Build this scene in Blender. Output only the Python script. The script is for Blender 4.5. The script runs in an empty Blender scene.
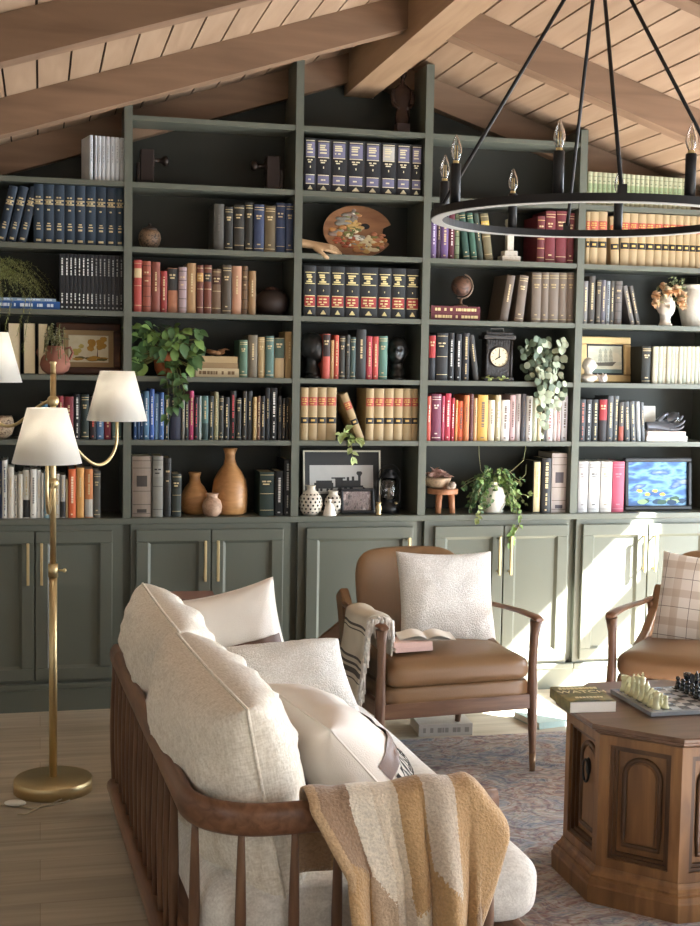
import bpy, bmesh, math, random
from mathutils import Vector, Matrix, noise
random.seed(7)
S = bpy.context.scene
COL = S.collection
PI = math.pi

# ------------------------------------------------------------------ camera
F_PX, CAMZ = 1285.5, 1.67
YAW, PITCH, ROLL = math.radians(-13.60), math.radians(4.33), math.radians(1.006)
def cam_axes():
    cy, sy = math.cos(YAW), math.sin(YAW)
    r = Vector((cy, sy, 0)); f0 = Vector((-sy, cy, 0)); u = Vector((0, 0, 1))
    f = f0*math.cos(PITCH) - u*math.sin(PITCH)
    u2 = u*math.cos(PITCH) + f0*math.sin(PITCH)
    return r*math.cos(ROLL) + u2*math.sin(ROLL), u2*math.cos(ROLL) - r*math.sin(ROLL), f
AX = cam_axes()
CAM = Vector((0, 0, CAMZ))
def pt(x, y, Y):
    """point of the plane at depth Y seen at photo pixel x, y"""
    d = AX[0]*((x-350)/F_PX) - AX[1]*((y-463)/F_PX) + AX[2]
    return CAM + d*(Y/d.y)
def px_X(x, y, Y): return pt(x, y, Y).x
def px_Z(x, y, Y): return pt(x, y, Y).z
cd = bpy.data.cameras.new('camera'); co = bpy.data.objects.new('camera', cd); COL.objects.link(co)
cd.sensor_width = 36; cd.sensor_fit = 'AUTO'; cd.lens = F_PX/926*36
cd.clip_start = 0.05
m = Matrix((AX[0], AX[1], -AX[2])).transposed().to_4x4(); m.translation = CAM
co.matrix_world = m
S.camera = co

# ------------------------------------------------------------------ materials
def lin(h):
    if isinstance(h, str):
        h = h.lstrip('#'); c = [int(h[i:i+2], 16)/255 for i in (0, 2, 4)]
    else: c = h
    return tuple(x/12.92 if x <= .04045 else ((x+.055)/1.055)**2.4 for x in c) + (1,)
MATS = {}
def new_mat(name):
    m = bpy.data.materials.new(name); m.use_nodes = True
    return m, m.node_tree.nodes, m.node_tree.links, m.node_tree.nodes['Principled BSDF']
def mat(name, col, rough=.6, metal=0, var=.12, vscale=14, bump=0, bscale=60, sheen=0, spec=.4, coat=0):
    if name in MATS: return MATS[name]
    m, N, L, B = new_mat(name)
    B.inputs['Roughness'].default_value = rough; B.inputs['Metallic'].default_value = metal
    B.inputs['Specular IOR Level'].default_value = spec
    if sheen: B.inputs['Sheen Weight'].default_value = sheen
    if coat: B.inputs['Coat Weight'].default_value = coat; B.inputs['Coat Roughness'].default_value = .2
    c = lin(col)
    tc = N.new('ShaderNodeTexCoord')
    if var:
        nz = N.new('ShaderNodeTexNoise'); nz.inputs['Scale'].default_value = vscale; nz.inputs['Detail'].default_value = 4
        L.new(tc.outputs['Object'], nz.inputs['Vector'])
        mx = N.new('ShaderNodeMix'); mx.data_type = 'RGBA'
        mx.inputs[6].default_value = tuple(x*(1-var) for x in c[:3])+(1,)
        mx.inputs[7].default_value = tuple(min(1, x*(1+var)) for x in c[:3])+(1,)
        L.new(nz.outputs['Fac'], mx.inputs[0]); L.new(mx.outputs[2], B.inputs['Base Color'])
    else: B.inputs['Base Color'].default_value = c
    if bump:
        n2 = N.new('ShaderNodeTexNoise'); n2.inputs['Scale'].default_value = bscale; n2.inputs['Detail'].default_value = 3
        L.new(tc.outputs['Object'], n2.inputs['Vector'])
        bp = N.new('ShaderNodeBump'); bp.inputs['Strength'].default_value = bump; bp.inputs['Distance'].default_value = .01
        L.new(n2.outputs['Fac'], bp.inputs['Height']); L.new(bp.outputs['Normal'], B.inputs['Normal'])
    MATS[name] = m
    return m
def wood(name, c1, c2, axis='X', scale=3.0, stretch=14, rough=.45, bump=.15, spec=.4):
    """grain stretched along one object axis"""
    if name in MATS: return MATS[name]
    m, N, L, B = new_mat(name)
    tc = N.new('ShaderNodeTexCoord'); mp = N.new('ShaderNodeMapping')
    s = [scale*stretch]*3; s['XYZ'.index(axis)] = scale
    mp.inputs['Scale'].default_value = s
    L.new(tc.outputs['Object'], mp.inputs['Vector'])
    n1 = N.new('ShaderNodeTexNoise'); n1.inputs['Scale'].default_value = 1; n1.inputs['Detail'].default_value = 6
    n1.inputs['Distortion'].default_value = .6
    L.new(mp.outputs['Vector'], n1.inputs['Vector'])
    cr = N.new('ShaderNodeValToRGB')
    cr.color_ramp.elements[0].position = .3; cr.color_ramp.elements[0].color = lin(c1)
    cr.color_ramp.elements[1].position = .7; cr.color_ramp.elements[1].color = lin(c2)
    L.new(n1.outputs['Fac'], cr.inputs['Fac']); L.new(cr.outputs['Color'], B.inputs['Base Color'])
    B.inputs['Roughness'].default_value = rough; B.inputs['Specular IOR Level'].default_value = spec
    bp = N.new('ShaderNodeBump'); bp.inputs['Strength'].default_value = bump; bp.inputs['Distance'].default_value = .004
    L.new(n1.outputs['Fac'], bp.inputs['Height']); L.new(bp.outputs['Normal'], B.inputs['Normal'])
    MATS[name] = m
    return m
def weave(name, col, col2, scale=500, rough=.9, bump=.3):
    """linen weave: two crossed fine waves"""
    if name in MATS: return MATS[name]
    m, N, L, B = new_mat(name)
    tc = N.new('ShaderNodeTexCoord')
    mp = N.new('ShaderNodeMapping'); mp.inputs['Scale'].default_value = (scale*.25, scale, scale*.25)
    mq = N.new('ShaderNodeMapping'); mq.inputs['Scale'].default_value = (scale, scale*.25, scale)
    a = N.new('ShaderNodeTexNoise'); b = N.new('ShaderNodeTexNoise')
    for x in (a, b): x.inputs['Scale'].default_value = 1; x.inputs['Detail'].default_value = 2
    L.new(tc.outputs['Object'], mp.inputs[0]); L.new(tc.outputs['Object'], mq.inputs[0])
    L.new(mp.outputs[0], a.inputs[0]); L.new(mq.outputs[0], b.inputs[0])
    ad = N.new('ShaderNodeMath'); ad.operation = 'ADD'
    L.new(a.outputs['Fac'], ad.inputs[0]); L.new(b.outputs['Fac'], ad.inputs[1])
    cr = N.new('ShaderNodeMapRange'); cr.inputs[1].default_value = .7; cr.inputs[2].default_value = 1.3
    L.new(ad.outputs[0], cr.inputs[0])
    mx = N.new('ShaderNodeMix'); mx.data_type = 'RGBA'
    mx.inputs[6].default_value = lin(col); mx.inputs[7].default_value = lin(col2)
    L.new(cr.outputs[0], mx.inputs[0]); L.new(mx.outputs[2], B.inputs['Base Color'])
    bp = N.new('ShaderNodeBump'); bp.inputs['Strength'].default_value = bump; bp.inputs['Distance'].default_value = .003
    L.new(ad.outputs[0], bp.inputs['Height']); L.new(bp.outputs['Normal'], B.inputs['Normal'])
    B.inputs['Roughness'].default_value = rough; B.inputs['Sheen Weight'].default_value = .15
    B.inputs['Specular IOR Level'].default_value = .15
    MATS[name] = m
    return m
def boucle(name, c1, c2, scale=90):
    if name in MATS: return MATS[name]
    m, N, L, B = new_mat(name)
    tc = N.new('ShaderNodeTexCoord'); v = N.new('ShaderNodeTexVoronoi'); v.inputs['Scale'].default_value = scale
    L.new(tc.outputs['Object'], v.inputs['Vector'])
    cr = N.new('ShaderNodeValToRGB')
    cr.color_ramp.elements[0].position = .2; cr.color_ramp.elements[0].color = lin(c2)
    cr.color_ramp.elements[1].position = .8; cr.color_ramp.elements[1].color = lin(c1)
    L.new(v.outputs['Distance'], cr.inputs['Fac']); L.new(cr.outputs['Color'], B.inputs['Base Color'])
    bp = N.new('ShaderNodeBump'); bp.inputs['Strength'].default_value = .6; bp.inputs['Distance'].default_value = .005; bp.invert = True
    L.new(v.outputs['Distance'], bp.inputs['Height']); L.new(bp.outputs['Normal'], B.inputs['Normal'])
    B.inputs['Roughness'].default_value = .95; B.inputs['Specular IOR Level'].default_value = .1
    MATS[name] = m
    return m
def glass(name, col='ffffff', rough=0.0, ior=1.45):
    if name in MATS: return MATS[name]
    m, N, L, B = new_mat(name)
    B.inputs['Base Color'].default_value = lin(col); B.inputs['Transmission Weight'].default_value = 1
    B.inputs['Roughness'].default_value = rough; B.inputs['IOR'].default_value = ior
    MATS[name] = m
    return m
def hexmat(h, rough=.6, var=.1, metal=0):
    return mat('paint_'+h+('m' if metal else ''), h, rough=rough, var=var, vscale=30, metal=metal)

# ------------------------------------------------------------------ mesh builder
class MB:
    def __init__(s): s.v = []; s.f = []; s.m = []; s.s = []; s.uv = {}
    def mark(s): return len(s.v)
    def add(s, vs, fs, mi=0, smooth=False):
        b = len(s.v); s.v += [Vector(x) for x in vs]
        for f in fs: s.f.append(tuple(i+b for i in f)); s.m.append(mi); s.s.append(smooth)
        return b
    def xform(s, M, start=0):
        for i in range(start, len(s.v)): s.v[i] = M @ s.v[i]
    def box(s, x0, x1, y0, y1, z0, z1, mi=0, bev=0, seg=2):
        if x0 > x1: x0, x1 = x1, x0
        if y0 > y1: y0, y1 = y1, y0
        if z0 > z1: z0, z1 = z1, z0
        if bev:
            bm = bmesh.new(); bmesh.ops.create_cube(bm, size=1)
            for v in bm.verts: v.co = Vector(((x0+x1)/2+v.co.x*(x1-x0), (y0+y1)/2+v.co.y*(y1-y0), (z0+z1)/2+v.co.z*(z1-z0)))
            bmesh.ops.bevel(bm, geom=bm.edges[:], offset=min(bev, .49*min(x1-x0, y1-y0, z1-z0)), segments=seg, affect='EDGES', profile=.5)
            bm.verts.index_update()
            s.add([v.co.copy() for v in bm.verts], [[v.index for v in f.verts] for f in bm.faces], mi, seg > 2)
            bm.free(); return
        s.add([(x0,y0,z0),(x1,y0,z0),(x1,y1,z0),(x0,y1,z0),(x0,y0,z1),(x1,y0,z1),(x1,y1,z1),(x0,y1,z1)],
              [(0,3,2,1),(4,5,6,7),(0,1,5,4),(1,2,6,5),(2,3,7,6),(3,0,4,7)], mi)
    def tube(s, pts, rads, seg=10, mi=0, closed=False, sx=1, sy=1, up=None, caps=True):
        pts = [Vector(p) for p in pts]; n = len(pts)
        if not isinstance(rads, (list, tuple)): rads = [rads]*n
        tans = []
        for i in range(n):
            a = pts[(i-1) % n] if (closed or i > 0) else pts[i]
            b = pts[(i+1) % n] if (closed or i < n-1) else pts[i]
            t = (b-a); t = t.normalized() if t.length > 1e-9 else Vector((0,0,1)); tans.append(t)
        u = Vector(up) if up else (Vector((0,0,1)) if abs(tans[0].z) < .9 else Vector((1,0,0)))
        vs = []
        for i in range(n):
            t = tans[i]
            nrm = u - t*u.dot(t)
            if nrm.length < 1e-6: nrm = Vector((1,0,0)) - t*t.x
            nrm.normalize(); bn = t.cross(nrm)
            if not up: u = nrm
            r = rads[i]
            rx, ry = (r if isinstance(r, (tuple, list)) else (r*sx, r*sy))
            for k in range(seg):
                a = 2*PI*k/seg
                vs.append(pts[i] + nrm*(math.cos(a)*rx) + bn*(math.sin(a)*ry))
        fs = []
        for i in range(n if closed else n-1):
            j = (i+1) % n
            for k in range(seg):
                l = (k+1) % seg
                fs.append((i*seg+k, i*seg+l, j*seg+l, j*seg+k))
        b = s.add(vs, fs, mi, True)
        if not closed and caps:
            s.f.append(tuple(b+k for k in range(seg))[::-1]); s.m.append(mi); s.s.append(False)
            s.f.append(tuple(b+(n-1)*seg+k for k in range(seg))); s.m.append(mi); s.s.append(False)
    def lathe(s, prof, seg=20, o=(0,0,0), mi=0, smooth=True, cap=True):
        vs = []; fs = []; n = len(prof)
        for r, z in prof:
            for k in range(seg):
                a = 2*PI*k/seg; vs.append((o[0]+r*math.cos(a), o[1]+r*math.sin(a), o[2]+z))
        for i in range(n-1):
            for k in range(seg):
                l = (k+1) % seg; fs.append((i*seg+k, i*seg+l, (i+1)*seg+l, (i+1)*seg+k))
        b = s.add(vs, fs, mi, smooth)
        if cap:
            if prof[0][0] > 1e-5: s.f.append(tuple(b+k for k in range(seg))[::-1]); s.m.append(mi); s.s.append(False)
            if prof[-1][0] > 1e-5: s.f.append(tuple(b+(n-1)*seg+k for k in range(seg))); s.m.append(mi); s.s.append(False)
    def ell(s, c, r, nu=16, nv=10, mi=0, fn=None):
        vs = []; fs = []
        for i in range(nv+1):
            th = PI*i/nv
            for k in range(nu):
                a = 2*PI*k/nu
                d = Vector((math.sin(th)*math.cos(a), math.sin(th)*math.sin(a), math.cos(th)))
                q = 1 if fn is None else fn(d)
                vs.append((c[0]+d.x*r[0]*q, c[1]+d.y*r[1]*q, c[2]+d.z*r[2]*q))
        for i in range(nv):
            for k in range(nu):
                l = (k+1) % nu; fs.append((i*nu+k, (i+1)*nu+k, (i+1)*nu+l, i*nu+l))
        s.add(vs, fs, mi, True)
    def grid(s, fn, nu, nv, mi=0, cu=False, cv=False, smooth=True, mfn=None):
        vs = []
        for j in range(nv if cv else nv+1):
            for i in range(nu if cu else nu+1):
                vs.append(fn(i/nu, j/nv))
        W = nu if cu else nu+1; H = nv if cv else nv+1
        b = len(s.v); s.v += [Vector(x) for x in vs]
        for j in range(nv):
            for i in range(nu):
                i2 = (i+1) % W; j2 = (j+1) % H
                s.f.append((b+j*W+i, b+j*W+i2, b+j2*W+i2, b+j2*W+i)); s.s.append(smooth)
                s.m.append(mi if mfn is None else mfn((i+.5)/nu, (j+.5)/nv))
    def prism(s, poly, a0, a1, axis='Y', mi=0, smooth=False):
        """poly: 2D points; extruded along axis"""
        n = len(poly)
        def P(p, a):
            return {'X': (a, p[0], p[1]), 'Y': (p[0], a, p[1]), 'Z': (p[0], p[1], a)}[axis]
        vs = [P(p, a0) for p in poly] + [P(p, a1) for p in poly]
        s.add(vs, [tuple(range(n))[::-1], tuple(range(n, 2*n))], mi)
        b = len(s.v)-2*n
        for i in range(n):
            j = (i+1) % n
            s.f.append((b+i, b+j, b+n+j, b+n+i)); s.m.append(mi); s.s.append(smooth)
    def frame(s, x0, x1, z0, z1, w, y0, y1, mi=0, bev=0):
        """rectangular picture frame in the XZ plane"""
        s.box(x0, x1, y0, y1, z0, z0+w, mi, bev); s.box(x0, x1, y0, y1, z1-w, z1, mi, bev)
        s.box(x0, x0+w, y0, y1, z0+w, z1-w, mi, bev); s.box(x1-w, x1, y0, y1, z0+w, z1-w, mi, bev)
    def build(s, name, mats, parent=None, loc=None, rot=None, kind=None, recalc=True, solid=0, remesh=0, subsurf=0, merge=True):
        me = bpy.data.meshes.new(name)
        if not isinstance(mats, (list, tuple)): mats = [mats]
        me.from_pydata([tuple(v) for v in s.v], [], s.f)
        for m in mats: me.materials.append(m)
        me.polygons.foreach_set('material_index', s.m); me.polygons.foreach_set('use_smooth', s.s)
        if recalc:
            bm = bmesh.new(); bm.from_mesh(me)
            if merge: bmesh.ops.remove_doubles(bm, verts=bm.verts[:], dist=1e-6)
            bmesh.ops.recalc_face_normals(bm, faces=bm.faces[:]); bm.to_mesh(me); bm.free()
        me.update()
        o = bpy.data.objects.new(name, me); COL.objects.link(o)
        if parent: o.parent = parent
        if loc is not None: o.location = loc
        if rot is not None: o.rotation_euler = rot
        if kind: o['kind'] = kind
        if solid:
            md = o.modifiers.new('solid', 'SOLIDIFY'); md.thickness = solid; md.offset = 0
        if remesh:
            md = o.modifiers.new('remesh', 'REMESH'); md.mode = 'VOXEL'; md.voxel_size = remesh; md.use_smooth_shade = True
            md = o.modifiers.new('smooth', 'SMOOTH'); md.factor = .5; md.iterations = 4
        if subsurf:
            md = o.modifiers.new('sub', 'SUBSURF'); md.levels = subsurf; md.render_levels = subsurf
        return o
def tag(o, label, cat, group=None, kind=None):
    o['label'] = label; o['category'] = cat
    if group: o['group'] = group
    if kind: o['kind'] = kind
    return o
def thing(name, label, cat, loc=(0,0,0), rotz=0, group=None):
    o = bpy.data.objects.new(name, None); COL.objects.link(o); o.empty_display_size = .05
    o.location = loc; o.rotation_euler = (0, 0, rotz)
    return tag(o, label, cat, group)
def rotate_about(o, piv, ang, axis='Y'):
    """tilt a placed object about a world point"""
    M = Matrix.Translation(piv) @ Matrix.Rotation(ang, 4, axis) @ Matrix.Translation(-Vector(piv))
    o.matrix_basis = M @ o.matrix_basis
ORD = ('first second third fourth fifth sixth seventh eighth ninth tenth eleventh twelfth thirteenth fourteenth fifteenth '
       'sixteenth seventeenth eighteenth nineteenth twentieth twenty-first twenty-second twenty-third twenty-fourth '
       'twenty-fifth twenty-sixth twenty-seventh twenty-eighth twenty-ninth thirtieth thirty-first thirty-second thirty-third thirty-fourth').split()
def struct(mb, name, mats, label=None, **k):
    o = mb.build(name, mats, kind='structure', **k)
    if label: o['label'] = label
    return o

# ------------------------------------------------------------------ shared materials
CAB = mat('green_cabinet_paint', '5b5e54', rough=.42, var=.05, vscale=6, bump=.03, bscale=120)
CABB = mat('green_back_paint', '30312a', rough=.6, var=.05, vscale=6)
BRASS = mat('aged_brass', 'cbb78c', rough=.42, metal=1, var=.06)
GOLD = mat('gold_leaf', 'c9ad7a', rough=.5, metal=.5, var=.15, vscale=60)
IRON = mat('black_iron', '2b2b2c', rough=.5, metal=.6, var=.05)
BLACK = mat('black_paint', '18181a', rough=.45, var=.1)
DARKBR = mat('dark_bronze', '2e241e', rough=.4, metal=.5, var=.2, vscale=40)
PAPER = mat('page_paper', 'd9c9a6', rough=.9, var=.1, vscale=200)
WHITEP = mat('white_page_paper', 'e9e5dc', rough=.9, var=.06, vscale=200)
WALNUT = wood('walnut', '54392a', '7a5c46', 'Z', scale=4, stretch=10, rough=.38)
WALNUTX = wood('walnut_x', '54392a', '7a5c46', 'X', scale=4, stretch=10, rough=.38)
WALNUTY = wood('walnut_y', '5c3e2b', '845f48', 'Y', scale=4, stretch=10, rough=.35)
LEATHER = mat('brown_leather', '7a5d40', rough=.38, var=.12, vscale=7, bump=.12, bscale=240, spec=.5)
LINEN = weave('oatmeal_linen', 'd3cbbb', 'f4efe4', 190)
SEATL = weave('pale_seat_linen', 'cecbc5', 'ebe9e4', 190)
CREAMF = mat('cream_cotton', 'ebe5de', rough=.9, var=.05, bump=.25, bscale=300, spec=.1)
BAND = mat('brown_leather_band', '6b5247', rough=.5, var=.15, vscale=20, bump=.1, bscale=200)
BOUC = boucle('white_boucle', 'e6e4e0', 'cbc7c0', 190)
GREENL = mat('dark_leaf', '47633a', rough=.45, var=.5, vscale=25)
GREENM = mat('mid_leaf', '74904e', rough=.45, var=.5, vscale=30)
GREENP = mat('variegated_leaf', 'a7b77c', rough=.5, var=.45, vscale=40)
SILVERL = mat('silver_leaf', 'a9b39a', rough=.5, var=.35, vscale=35)
STEM = mat('plant_stem', '6b6a3a', rough=.7)
TERRA = mat('terracotta', 'b06a44', rough=.8, var=.15, vscale=20)
STONE = mat('pale_stone', 'cfc8ba', rough=.85, var=.15, vscale=25, bump=.3, bscale=60)
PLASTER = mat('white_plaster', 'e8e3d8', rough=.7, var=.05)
GLASS = glass('clear_glass')
# ------------------------------------------------------------------ the room
YB = 6.2            # front plane of the bookcase
YW = 6.52           # end wall
RX, RZ, SL = 1.585, 3.262, .325   # ridge line and roof slope
def roof(x): return RZ - SL*abs(x-RX)
XL, XR, Y0 = -2.3, 4.4, -1.2
PLANK = wood('ceiling_plank_wood', '90765f', 'a48b73', 'Y', scale=1.6, stretch=9, rough=.6, bump=.1)
BEAM = wood('beam_wood_slope', '6f5743', '876b54', 'X', scale=1.6, stretch=9, rough=.6, bump=.12)
BEAMY = wood('beam_wood_ridge', '866a50', '9e8266', 'Y', scale=1.6, stretch=9, rough=.6, bump=.12)
WALLP = mat('warm_white_wall', 'd8d2c6', rough=.9, var=.03)
GROOVE = mat('dark_groove', '2a1d14', rough=.9, var=0)
# floor of pale oak boards
def floor_mat():
    m, N, L, B = new_mat('pale_oak_boards')
    tc = N.new('ShaderNodeTexCoord'); br = N.new('ShaderNodeTexBrick')
    br.inputs['Scale'].default_value = 1; br.inputs['Brick Width'].default_value = 1.5; br.inputs['Row Height'].default_value = .18
    br.inputs['Mortar Size'].default_value = .0015; br.inputs['Bias'].default_value = 0
    br.inputs['Color1'].default_value = lin('aa9f8c'); br.inputs['Color2'].default_value = lin('bbb09c'); br.inputs['Mortar'].default_value = lin('9c907c')
    L.new(tc.outputs['Object'], br.inputs['Vector'])
    mp = N.new('ShaderNodeMapping'); mp.inputs['Scale'].default_value = (1.5, 22, 1); L.new(tc.outputs['Object'], mp.inputs[0])
    nz = N.new('ShaderNodeTexNoise'); nz.inputs['Scale'].default_value = 1; nz.inputs['Detail'].default_value = 7; nz.inputs['Distortion'].default_value = .8
    L.new(mp.outputs[0], nz.inputs[0])
    cr = N.new('ShaderNodeMapRange'); cr.inputs[1].default_value = .3; cr.inputs[2].default_value = .7; cr.inputs[3].default_value = .78; cr.inputs[4].default_value = 1.12
    L.new(nz.outputs['Fac'], cr.inputs[0])
    mx = N.new('ShaderNodeMix'); mx.data_type = 'RGBA'; mx.blend_type = 'MULTIPLY'; mx.inputs[0].default_value = 1
    L.new(br.outputs['Color'], mx.inputs[6]); L.new(cr.outputs[0], mx.inputs[7]); L.new(mx.outputs[2], B.inputs['Base Color'])
    B.inputs['Roughness'].default_value = .5; B.inputs['Specular IOR Level'].default_value = .3
    return m
b = MB(); b.box(XL, XR, Y0, YW, -.06, 0); struct(b, 'floor', floor_mat(), 'pale oak board floor')
# ceiling boards running along the ridge
b = MB(); pitch = .1215
n = 52
for side in (-1, 1):
    for i in range(n):
        a0 = max(0, (i-.88)*pitch + .0042); a1 = (i+.12)*pitch - .0042
        x0, x1 = RX+side*a0, RX+side*a1
        if min(x0, x1) < XL-.2 or max(x0, x1) > XR+.2: continue
        P = [(x0, roof(x0)), (x1, roof(x1)), (x1, roof(x1)+.02), (x0, roof(x0)+.02)]
        b.prism(P, Y0, YW, 'Y', 0)
for side in (-1, 1):
    xe = XL-.1 if side < 0 else XR+.1
    b.prism([(RX, RZ+.012), (xe, roof(xe)+.012), (xe, roof(xe)+.06), (RX, RZ+.06)], Y0, YW, 'Y', 1)
struct(b, 'ceiling', [PLANK, GROOVE], 'sloping ceiling of pale tongue-and-groove boards')
# rafters and ridge
RD = .145
def rafter(y0, y1, side):
    b = MB(); xe = XL+.02 if side < 0 else XR-.02; xs = RX+side*.075
    b.prism([(xs, roof(xs)-RD), (xe, roof(xe)-RD), (xe, roof(xe)-.001), (xs, roof(xs)-.001)], y0, y1, 'Y')
    return b
k = 0
for y0, y1 in ((6.42, 6.492), (5.34, 5.43), (4.10, 4.19), (2.86, 2.95), (1.62, 1.71), (.38, .47)):
    for side in (-1, 1):
        k += 1
        struct(rafter(y0, y1, side), 'trim_%d' % k, BEAM, 'brown timber rafter under the sloping board ceiling')
b = MB(); b.box(RX-.075, RX+.075, Y0, YW, 3.04, RZ-.022); struct(b, 'trim_%d' % (k+1), BEAMY, 'timber ridge beam running towards the bookcase')
# walls
def gable(y0, y1):
    b = MB(); b.prism([(XL-.1, 0), (XR+.1, 0), (XR+.1, roof(XR)+.1), (RX, RZ+.1), (XL-.1, roof(XL)+.1)], y0, y1, 'Y'); return b
struct(gable(YW, YW+.1), 'wall_end', WALLP)
struct(gable(Y0-.1, Y0), 'wall_behind', WALLP)
b = MB(); b.box(XL-.1, XL, Y0, YW, 0, roof(XL)+.03); struct(b, 'wall_left', WALLP)
# right wall with a glazed door under a transom, and a wide window nearer
def rwall():
    b = MB(); x0, x1 = XR, XR+.12; top = roof(XR)+.03
    op = [(0.2, 3.5, .7, 2.05), (4.05, 5.50, 0.02, 2.27)]
    ys = [Y0] + [v for o in op for v in o[:2]] + [YW]
    b.box(x0, x1, Y0, .2, 0, top); b.box(x0, x1, 3.5, 4.05, 0, top); b.box(x0, x1, 5.50, YW, 0, top)
    for y0, y1, z0, z1 in op:
        b.box(x0, x1, y0, y1, z1, top); b.box(x0, x1, y0, y1, 0, z0)
    return b
struct(rwall(), 'wall_right', WALLP)
FRM = mat('white_frame', 'e6e4de', rough=.5, var=.03)
b = MB(); b.box(XR+.01, XR+.09, 4.05, 5.50, 1.74, 1.82); b.box(XR+.01, XR+.09, 4.05, 4.1, .02, 2.27); b.box(XR+.01, XR+.09, 5.46, 5.50, .02, 2.27)
struct(b, 'door_1', FRM, 'glazed garden door frame with transom')
b = MB(); b.frame(.2, 3.5, .7, 2.05, .05, 0, .06); b.box(1.82, 1.88, 0, .06, .75, 2.0)
b.xform(Matrix.Translation((XR+.03, 0, 0)) @ Matrix(((0,1,0,0),(1,0,0,0),(0,0,1,0),(0,0,0,1))))
struct(b, 'window_1', FRM)
# rug
def rug_mat():
    m, N, L, B = new_mat('faded_oriental_rug')
    tc = N.new('ShaderNodeTexCoord')
    def noise_(sc, det=6, dist=0, vec=None):
        n = N.new('ShaderNodeTexNoise'); n.inputs['Scale'].default_value = sc; n.inputs['Detail'].default_value = det; n.inputs['Distortion'].default_value = dist
        L.new(vec or tc.outputs['Object'], n.inputs['Vector']); return n
    mp = N.new('ShaderNodeMapping'); mp.inputs['Scale'].default_value = (1, 1.5, 1); L.new(tc.outputs['Object'], mp.inputs[0])
    n1 = noise_(3.2, 7, 1.3, mp.outputs[0]); n2 = noise_(7, 8, 1.8, mp.outputs[0]); n3 = noise_(70, 4)
    cr = N.new('ShaderNodeValToRGB'); e = cr.color_ramp.elements
    e[0].position = .30; e[0].color = lin('5f6b80'); e[1].position = .75; e[1].color = lin('bcb9b4')
    for p, c in ((.42, '8f97a4'), (.47, 'bdb8b2'), (.52, '8a6a68'), (.57, 'c2bdb6'), (.62, 'a88c84'), (.68, '8d929c')):
        q = e.new(p); q.color = lin(c)
    L.new(n1.outputs['Fac'], cr.inputs['Fac'])
    c2 = N.new('ShaderNodeValToRGB'); e = c2.color_ramp.elements
    e[0].position = .35; e[0].color = lin('cfc7bc'); e[1].position = .7; e[1].color = lin('b4b4ba')
    for p, c in ((.44, '566078'), (.5, 'c6c2bc'), (.56, '866060'), (.6, 'd0c8be')):
        q = e.new(p); q.color = lin(c)
    L.new(n2.outputs['Fac'], c2.inputs['Fac'])
    mx = N.new('ShaderNodeMix'); mx.data_type = 'RGBA'; mx.inputs[0].default_value = .45; L.new(cr.outputs[0], mx.inputs[6]); L.new(c2.outputs[0], mx.inputs[7])
    m2 = N.new('ShaderNodeMix'); m2.data_type = 'RGBA'; m2.blend_type = 'MULTIPLY'; m2.inputs[0].default_value = .3
    L.new(mx.outputs[2], m2.inputs[6]); L.new(n3.outputs['Color'], m2.inputs[7])
    L.new(m2.outputs[2], B.inputs['Base Color']); B.inputs['Roughness'].default_value = .95; B.inputs['Specular IOR Level'].default_value = .1
    bp = N.new('ShaderNodeBump'); bp.inputs['Strength'].default_value = .4; bp.inputs['Distance'].default_value = .004
    L.new(n3.outputs['Fac'], bp.inputs['Height']); L.new(bp.outputs[0], B.inputs['Normal'])
    return m
b = MB(); b.box(.72, 3.9, 1.9, 5.42, .001, .008, bev=.003, seg=1)
rug = b.build('rug', rug_mat()); tag(rug, 'faded blue and rust patterned rug under the armchair and drum table', 'rug')

# ------------------------------------------------------------------ bookcase
UP = [(-.424, -.386), (.386, .424), (1.203, 1.241), (1.855, 1.895), (2.682, 2.721), (3.52, 3.558)]   # uprights
ZF, ZE, ZD, ZC, ZBB, ZA, ZT = .9225, 1.297, 1.603, 1.908, 2.213, 2.515, 2.824
YBK = 6.5
bc = thing('bookcase', 'wall-wide dark green built-in bookcase rising to the sloping ceiling', 'bookcase', (1.5, YB, ZF))
O = Vector(bc.location)
def loc_build(mb, name, m, root, **k):
    mb.xform(Matrix.Translation(-Vector(root.location))); return mb.build(name, m, root, **k)
for a, c in UP:
    b = MB(); zr = min(roof(a), roof(c))-RD-.004; zt = min(roof(a), roof(c))-.004
    b.box(a, c, YB, YBK-.006, ZF+.0005, zr); b.box(a, c, YB, 6.415, zr, zt)
    loc_build(b, 'upright', CAB, bc)
TH = .024
for i in range(5):
    x0, x1 = UP[i][1], UP[i+1][0]
    zs = [ZE, ZD, ZC, ZBB, ZA] + ([ZT] if 1 <= i <= 3 else [])
    for z in zs:
        b = MB(); d = 6.415 if z == ZT else YBK-.006
        b.box(x0, x1, YB+.004, d, z-TH, z); loc_build(b, 'shelf', CAB, bc)
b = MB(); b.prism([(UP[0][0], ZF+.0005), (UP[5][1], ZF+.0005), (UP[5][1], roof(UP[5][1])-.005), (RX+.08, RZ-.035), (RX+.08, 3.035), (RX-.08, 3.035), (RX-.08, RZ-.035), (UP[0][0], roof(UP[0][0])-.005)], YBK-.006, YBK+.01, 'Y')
loc_build(b, 'back_panel', CABB, bc)
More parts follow.
